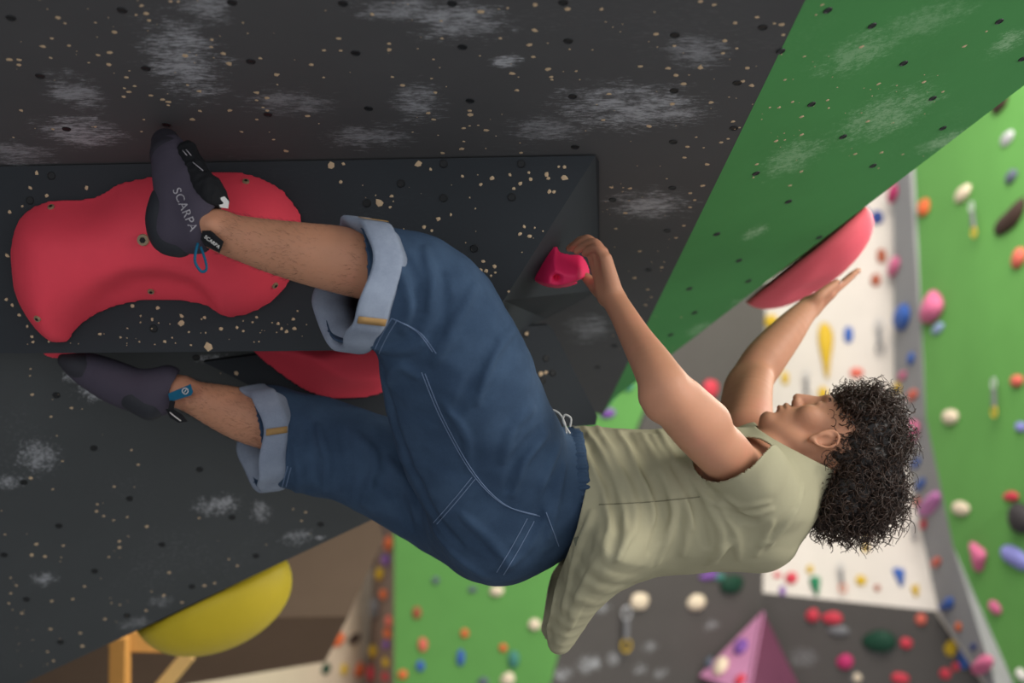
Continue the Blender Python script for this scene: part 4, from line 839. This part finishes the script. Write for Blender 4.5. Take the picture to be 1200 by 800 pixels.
def shorts_g(p):
    g = -((p-wc)@wn)-0.0
    near = np.linalg.norm(p-c1, axis=1) < .2; far = np.linalg.norm(p-c2, axis=1) < .2
    g = np.where(near, np.minimum(g, -((p-c1)@cn1)), g); return np.where(far, np.minimum(g, -((p-c2)@cn2)), g)
V, Q = cut_open(V, Q, shorts_g)
SBV = BVHTree.FromPolygons([Vector(v) for v in V], [tuple(map(int, q)) for q in Q])
shorts = pmesh('shorts', V, Q, denim_m); sm = shorts.modifiers.new('cloth', 'SOLIDIFY'); sm.thickness = .004; sm.offset = -1
def seam(name, pts, n, r, mat, gap=0.0):
    for dx in ((-gap, gap) if gap else (0,)):
        tr = drape(SBV, [(x+dx, y+dx*.4) for x, y in pts], n)
        if len(tr) > 3: ptube(name, tr, r, mat, shorts, 5)
seam('seam', [(462, 374), (490, 389), (509, 413)], 30, .0010, thread_m, 2); seam('seam', [(496, 437), (519, 492), (555, 555), (591, 591), (631, 604)], 60, .0011, thread_m, 2)
seam('seam', [(555, 560), (532, 588), (510, 613)], 30, .0010, thread_m, 2); seam('seam', [(622, 609), (604, 642), (586, 672)], 30, .0010, thread_m, 4); seam('seam', [(441, 413), (450, 394), (462, 374)], 20, .0010, thread_m, 3)
seam('seam', [(470, 636), (510, 663), (560, 684)], 40, .0010, thread_m, 2); seam('seam', [(330, 581), (339, 547)], 20, .0010, thread_m, 2); seam('seam', [(640, 600), (655, 640)], 20, .0010, thread_m)
# rolled cuffs
def ring_frame(n):
    u = nrm(np.cross(n, UPV)); return u, np.cross(n, u)
def cuff(c, n, r0, wid, label, tanang):
    u, w = ring_frame(n); N = 72; prof = [(0.000, -.004), (-.004, .004), (.000, .0075), (.012, .0085), (wid-.012, .0095), (wid-.002, .0080), (wid, .002), (wid+.03, -.019), (.02, -.022)]
    Vv = []; Fv = []
    for i in range(N):
        a = 2*math.pi*i/N; d = math.cos(a)*u+math.sin(a)*w
        wob = .005*math.sin(2*a+.6)+.0035*math.sin(5*a+1.2)+.0015*math.sin(11*a)
        sh = .009*math.sin(3*a+.4)+.003*math.sin(7*a)
        for s, h in prof: Vv.append(c+n*(.004-s+sh*(1 if s < wid*.5 else .7))+d*(r0+h+wob)-PB)
    M = len(prof)
    for i in range(N):
        j = (i+1) % N
        for k in range(M): Fv.append((i*M+k, j*M+k, j*M+(k+1) % M, i*M+(k+1) % M))
    o = link('cuff', mesh('cuff', Vv, Fv), cuff_m, shorts); o['label'] = label
    bm = bmesh.new(); bm.from_mesh(o.data); bmesh.ops.recalc_face_normals(bm, faces=bm.faces); bm.to_mesh(o.data); bm.free()
    for a in tanang:
        Vt = []; Ft = []; K = 5
        for q in range(K):
            s = q/(K-1)*(wid-.004); 
            for b in (a-.055, a+.055):
                d = math.cos(b)*u+math.sin(b)*w; wob = .005*math.sin(2*b+.6)+.0035*math.sin(5*b+1.2)+.0015*math.sin(11*b); sh = .009*math.sin(3*b+.4)+.003*math.sin(7*b)
                Vt.append(c+n*(.004-s+sh*(1 if s < wid*.5 else .7))+d*(r0+.0103+wob)-PB)
        for q in range(K-1): Ft.append((2*q, 2*q+1, 2*q+3, 2*q+2))
        st = link('cuff_seam', mesh('cuff_seam', Vt, Ft), tan_m, shorts); st.modifiers.new('thick', 'SOLIDIFY').thickness = .0012
    return o
UU, WW = ring_frame(cn1)
def ang_at(c, n, x, y):
    u, w = ring_frame(n); r = ray(x, y); t = np.dot(c-CAM, n)/np.dot(r, n); q = CAM+r*t-c; return math.atan2(np.dot(q, w), np.dot(q, u))
cuff(c1, cn1, .119, .056, 'pale grey blue rolled cuff of the near leg', [ang_at(c1, cn1, 428, 380), ang_at(c1, cn1, 425, 256)])
cuff(c2, cn2, .111, .052, 'pale grey blue rolled cuff of the far leg', [ang_at(c2, cn2, 330, 492)])
# gathered elastic waistband and drawstring
Vv = []; Fv = []; N = 460; u2, w2 = nrm(lat-wn*np.dot(lat, wn)), None; w2 = np.cross(wn, u2)
prof = [(-.034, -.004), (-.030, .004), (-.022, .0065), (-.012, .0065), (-.003, .005), (.002, 0), (-.002, -.005)]
prof = [(-.044, -.004), (-.040, .003), (-.030, .0055), (-.014, .0055), (-.003, .0035), (.002, -.001), (-.002, -.006)]
rad = []
for i in range(N):
    a = 2*math.pi*i/N; d = math.cos(a)*u2+math.sin(a)*w2
    rad.append(next((r for r in np.arange(.24, .08, -.003) if Df.sample(wc-wn*.016+d*r) < 0), .13))
rad = np.convolve(np.r_[rad[-4:], rad, rad[:4]], np.ones(9)/9, 'valid')
for i in range(N):
    a = 2*math.pi*i/N; d = math.cos(a)*u2+math.sin(a)*w2; k = .0022*math.sin(a*74)+.0012*math.sin(a*43+1)
    for s, h in prof: Vv.append(wc+wn*(s+.0006*math.sin(a*27+.5)*(s > -.02))+d*(rad[i]+h+k*(1 if s > -.03 else .5))-PB)
M = len(prof)
for i in range(N):
    for k in range(M): Fv.append((i*M+k, ((i+1) % N)*M+k, ((i+1) % N)*M+(k+1) % M, i*M+(k+1) % M))
wb = link('waistband', mesh('waistband', Vv, Fv), denim_m, shorts); bm = bmesh.new(); bm.from_mesh(wb.data); bmesh.ops.recalc_face_normals(bm, faces=bm.faces); bm.to_mesh(wb.data); bm.free()
for lp in ([(664, 512), (662, 496), (655, 484), (645, 480), (638, 486), (642, 498)], [(648, 528), (640, 510), (638, 494), (646, 486), (652, 496), (652, 515), (656, 530)], [(668, 508), (660, 494), (662, 486), (669, 490), (668, 500)]):
    ptube('drawstring', resample([J(x, y, 2.86) for x, y in lp], 24), .0022, plain((196, 196, 192), .9, .1), shorts, 6)
del Df

# shoes -----------------------------------------------------------
def shoe_field(lst, lo, hi, fn=None):
    F = Field(lo, hi, .0028)
    for l, k in lst: F.chain([(J(x, y, d), r) for x, y, d, r in l], k)
    if fn: fn(F)
    V, Q = F.nets(); return relax(V, Q, 1, .4), Q, F
def bounds(lst, m=.03):
    a = np.array([J(x, y, d)-r for l, _ in lst for x, y, d, r in l]).min(0)-m; b = np.array([J(x, y, d)+r for l, _ in lst for x, y, d, r in l]).max(0)+m; return a, b
N1 = [([(203, 268, 2.668, .036), (207, 238, 2.675, .040), (204, 205, 2.69, .041), (200, 182, 2.71, .036), (196, 170, 2.735, .026)], .02), ([(206, 262, 2.665, .038), (234, 258, 2.66, .044)], .015), ([(204, 276, 2.668, .034), (230, 274, 2.658, .038)], .015), ([(232, 245, 2.66, .036), (222, 212, 2.675, .034)], .02)]
def hole1(F): F.cone(J(260, 269, 2.655), J(330, 290, 2.64), .043, .06, .006, '-')
V, Q, F1 = shoe_field(N1, *bounds(N1), hole1)
shoe = pmesh('climbing_shoe', V, Q, shoe_m); shoe['label'] = 'near foot\'s purple grey shoe with black straps'
HE = [([(210, 283, 2.664, .030), (197, 276, 2.668, .0345), (193, 256, 2.672, .036), (196, 236, 2.68, .033)], .02)]
V, Q, _ = shoe_field(HE, *bounds(HE)); pmesh('heel_rubber', V, Q, rub_m, shoe)
TO = [([(198, 181, 2.712, .037), (194, 167, 2.738, .0275)], .02)]
V, Q, _ = shoe_field(TO, *bounds(TO)); pmesh('toe_rubber', V, Q, plain((50, 48, 56), .7, .25), shoe)
SP = [([(219, 180, 2.69, .022), (229, 205, 2.67, .027), (243, 226, 2.655, .030), (256, 234, 2.65, .016)], .012), ([(231, 250, 2.635, .016), (234, 280, 2.640, .012)], .012), ([(245, 218, 2.65, .022), (262, 236, 2.645, .010)], .008)]
V, Q, _ = shoe_field(SP, *bounds(SP)); V += .002*np.stack([vnoise(V, 160, 1), vnoise(V, 160, 2), vnoise(V, 160, 8)], 1); pmesh('strap', V, Q, blk_m, shoe)
for a, b in (((214, 176), (219, 182)), ((218, 175), (224, 182)), ((226, 190), (238, 200)), ((230, 196), (240, 205))): ptube('stitching', [J(*a, 2.648), J(*b, 2.640)], .0009, grey_m, shoe, 5)
def patch(name, pts, d, th, mat, parent):
    f = [np.asarray(J(x, y, dd))-PB for (x, y), dd in zip(pts, d)]; n = len(f); b = [p+FWD*th for p in f]
    return link(name, mesh(name, f+b, [tuple(range(n)), tuple(range(2*n-1, n-1, -1))]+[(i, (i+1) % n, n+(i+1) % n, n+i) for i in range(n)]), mat, parent, smooth=False)
patch('white_tab', [(254, 233), (263, 230), (268, 236), (267, 244), (258, 243)], [2.635]*5, .004, white_m, shoe)
tabp = patch('heel_tab', [(237, 270), (247, 270), (262, 283), (257, 296), (240, 288), (235, 280)], [2.605, 2.6, 2.598, 2.6, 2.605, 2.61], .003, blk_m, shoe)
ptube('pull_loop', resample([J(232, 285, 2.612), J(229, 297, 2.605), J(229, 308, 2.605), J(236, 318, 2.61), J(242, 315, 2.618), J(240, 303, 2.618), J(235, 289, 2.615)], 26), .0028, teal_m, shoe, 6)
def lettering(s, px0, px1, size, mat, d, parent, F=None):
    me = text_mesh(s, size); a, b = np.asarray(J(*px0, d[0])), np.asarray(J(*px1, d[1])); u = nrm(b-a); n = -nrm(ray(*px0)); n = nrm(n-u*np.dot(n, u)); v = np.cross(n, u)
    L = max(q.co.x for q in me.vertices)-min(q.co.x for q in me.vertices); k = np.linalg.norm(b-a)/L; c = (a+b)/2
    for q in me.vertices:
        p = c+q.co.x*k*u+q.co.y*k*v; h = None
        if F is not None:
            r = p-CAM
            for t in np.arange(.94, 1.06, .0007):
                if F.sample(CAM+r*t) < 0: h = CAM+r*(t-.0006); break
        q.co = Vector((p if h is None else h)-PB+q.co.z*n)
    return link('lettering', me, mat, parent, smooth=False)
lettering('SCARPA', (206, 221), (227, 270), .02, grey_m, (2.64, 2.64), shoe, F1)
lettering('SCARPA', (240, 277), (257, 290), .008, white_m, (2.594, 2.591), shoe)
N2 = [([(188, 466, 3.052, .038), (165, 460, 3.05, .045), (135, 448, 3.05, .046), (105, 434, 3.05, .038), (84, 425, 3.045, .024)], .02), ([(180, 455, 3.05, .042), (196, 450, 3.055, .041)], .02)]
def hole2(F): F.cone(J(212, 458, 3.06), J(290, 488, 3.06), .042, .06, .006, '-')
V, Q, F2 = shoe_field(N2, *bounds(N2), hole2)
shoe2 = pmesh('climbing_shoe', V, Q, shoe_m); shoe2['label'] = 'far foot\'s purple grey shoe with teal heel tab'
HE = [([(176, 474, 3.045, .034), (158, 464, 3.038, .034), (146, 458, 3.04, .028)], .02)]
V, Q, _ = shoe_field(HE, *bounds(HE)); pmesh('heel_rubber', V, Q, rub_m, shoe2)
TO = [([(112, 438, 3.048, .037), (92, 428, 3.042, .029), (78, 422, 3.04, .019)], .02)]
V, Q, _ = shoe_field(TO, *bounds(TO)); pmesh('toe_rubber', V, Q, plain((50, 50, 56), .7, .25), shoe2)
patch('heel_tab', [(197, 461), (223, 450), (226, 459), (224, 463), (199, 471)], [3.01, 3.0, 3.0, 3.0, 3.01], .004, teal_m, shoe2)
ptube('tab_emblem', [J(217+3.4*math.cos(a), 458+3.4*math.sin(a), 2.998) for a in np.linspace(0, 2*math.pi, 20)[:-1]], .0008, white_m, shoe2, 5, closed=True)
ptube('tab_emblem', [J(215.5, 460, 2.998), J(218.5, 456, 2.998)], .0008, white_m, shoe2, 5)
patch('ankle_strap', [(199, 469), (205, 470), (203, 480), (197, 480)], [3.005]*4, .004, blk_m, shoe2)
patch('pull_tab', [(194, 479), (202, 479), (213, 486), (219, 494), (209, 495), (199, 489)], [3.01]*6, .006, blk_m, shoe2)
ptube('tab_print', [J(199, 483, 3.006), J(205, 488, 3.006), J(212, 493, 3.006)], .0012, white_m, shoe2, 5)

# hair ------------------------------------------------------------
def hair_mat():
    t = NT('dark_curly_hair'); k = t.mix(t.noise(30, 3), lin((16, 12, 11)), lin((30, 22, 19))); t.done(k, .45, .4); return t.m
hair_m = hair_mat()
Hf = Field((0.50, -0.30, 1.50), (0.86, 0.28, 2.02), 0.005)
hair_blobs = [((1000, 540, 2.99), (.080, .090, .092)), ((995, 578, 2.99), (.082, .075, .088)), ((1018, 520, 2.985), (.066, .078, .08)), ((1008, 484, 2.985), (.052, .040, .06)), ((1032, 500, 2.985), (.045, .045, .06)), ((985, 585, 2.985), (.060, .040, .07)), ((1025, 570, 2.985), (.058, .07, .07))]
for (c, r) in hair_blobs: Hf.ell(J(*c), (RGT, UPV, FWD), r, .03)
Hf.ell(H(-.050, .035, 0), AX, (.093, .085, .070), .02, '-')
Hf.ell(H(-.004, .008, .085), AX, (.036, .028, .03), .015, '-'); Hf.ell(H(-.004, .008, -.085), AX, (.036, .028, .03), .015, '-')
HV, HQ = Hf.nets(); HV = relax(HV, HQ, 2); nz = vnoise(HV, 60, 21)+vnoise(HV, 130, 22); cen = J(1003, 555, 2.99)
HV = HV+((HV-cen)/np.linalg.norm(HV-cen, axis=1)[:, None])*(nz*.0055)[:, None]
hair = pmesh('hair', HV, HQ, hair_m)
VV = []; FF = []
HN = np.zeros(len(HV)*3); hair.data.vertices.foreach_get('normal', HN); HN = HN.reshape(-1, 3); sel = RNG.permutation(len(HV)); cnt = 0
LC = ((HV-HC)/hs)@np.stack(AX, 1); front = np.nonzero((LC[:, 1] > .02) & (LC[:, 0] > .03))[0]
sel = np.concatenate([RNG.choice(front, 550), sel])
for i in sel:
    if cnt >= 2300: break
    p = HV[i]; out = HN[i]
    loc = np.array([np.dot((p-HC)/hs, a) for a in AX])
    if loc[0] < -.055 or (loc[1] > .085 and loc[0] < .025): continue
    cnt += 1
    tuft = cnt <= 550
    g = np.array([0, 0, -1.0 if not tuft else .2]); d = nrm(fv*.5*tuft+out*random.uniform(.5, 1.1)+g*random.uniform(.0, .7)+RNG.normal(size=3)*.45)
    L = random.uniform(.020, .042)*(1.15 if out[2] < 0 or tuft else 1.0); R = random.uniform(.006, .0115); turns = random.uniform(1.2, 2.4)
    u = nrm(np.cross(d, RNG.normal(size=3))); w = np.cross(d, u); n = 18; ph = random.uniform(0, 6.28); pts = []
    for k in range(n):
        t = k/(n-1); a = ph+turns*2*math.pi*t; rr = R*min(1, t*2.5+.15)
        pts.append(p-out*.006+d*L*t+g*.018*t*t+rr*(math.cos(a)*u+math.sin(a)*w)-PB)
    v, f = tube_geo(pts, random.uniform(.0008, .0017), 4, [1-.55*(k/(n-1))**2 for k in range(n)]); b = len(VV); VV += v; FF += [tuple(i_+b for i_ in x) for x in f]
curl_t = NT('lit_curls'); curl_m = curl_t.done(curl_t.mix(curl_t.noise(45, 3), lin((22, 16, 14)), lin((72, 50, 37))), .42, .4)  # light on the outer curls put into their colour, browner than the mass
curl = link('curls', mesh('curls', VV, FF), curl_m, person); tag(curl, kind='stuff')

# leg hair --------------------------------------------------------
VV = []; FF = []
for axis in ([(262, 273, 2.655, .040), (322, 289, 2.64, .050), (365, 298, 2.63, .0575), (430, 313, 2.63, .062)], [(222, 464, 3.06, .0362), (262, 478, 3.06, .050), (292, 488, 3.06, .058), (320, 496, 3.06, .06)]):
    A = resample([[*J(x, y, d), r] for x, y, d, r in axis], 40); ax = nrm(A[-1][:3]-A[0][:3]); u, w = ring_frame(ax)
    for q in range(1500):
        s = A[random.randrange(40)]; a = random.uniform(0, 6.283); n = math.cos(a)*u+math.sin(a)*w; p = s[:3]+ax*random.uniform(-.005, .005)+n*(s[3]-.001)
        g = nrm(-ax*random.uniform(.5, 1)+n*.35+np.cross(ax, n)*random.uniform(-.5, .5)); v, f = tube_geo([p-PB, p+g*random.uniform(.006, .013)-PB], .00016, 3, [1, .4]); b_ = len(VV); VV += v; FF += [tuple(i_+b_ for i_ in x) for x in f]
lh = link('leg_hair', mesh('leg_hair', VV, FF), hair_m, person); tag(lh, kind='stuff')
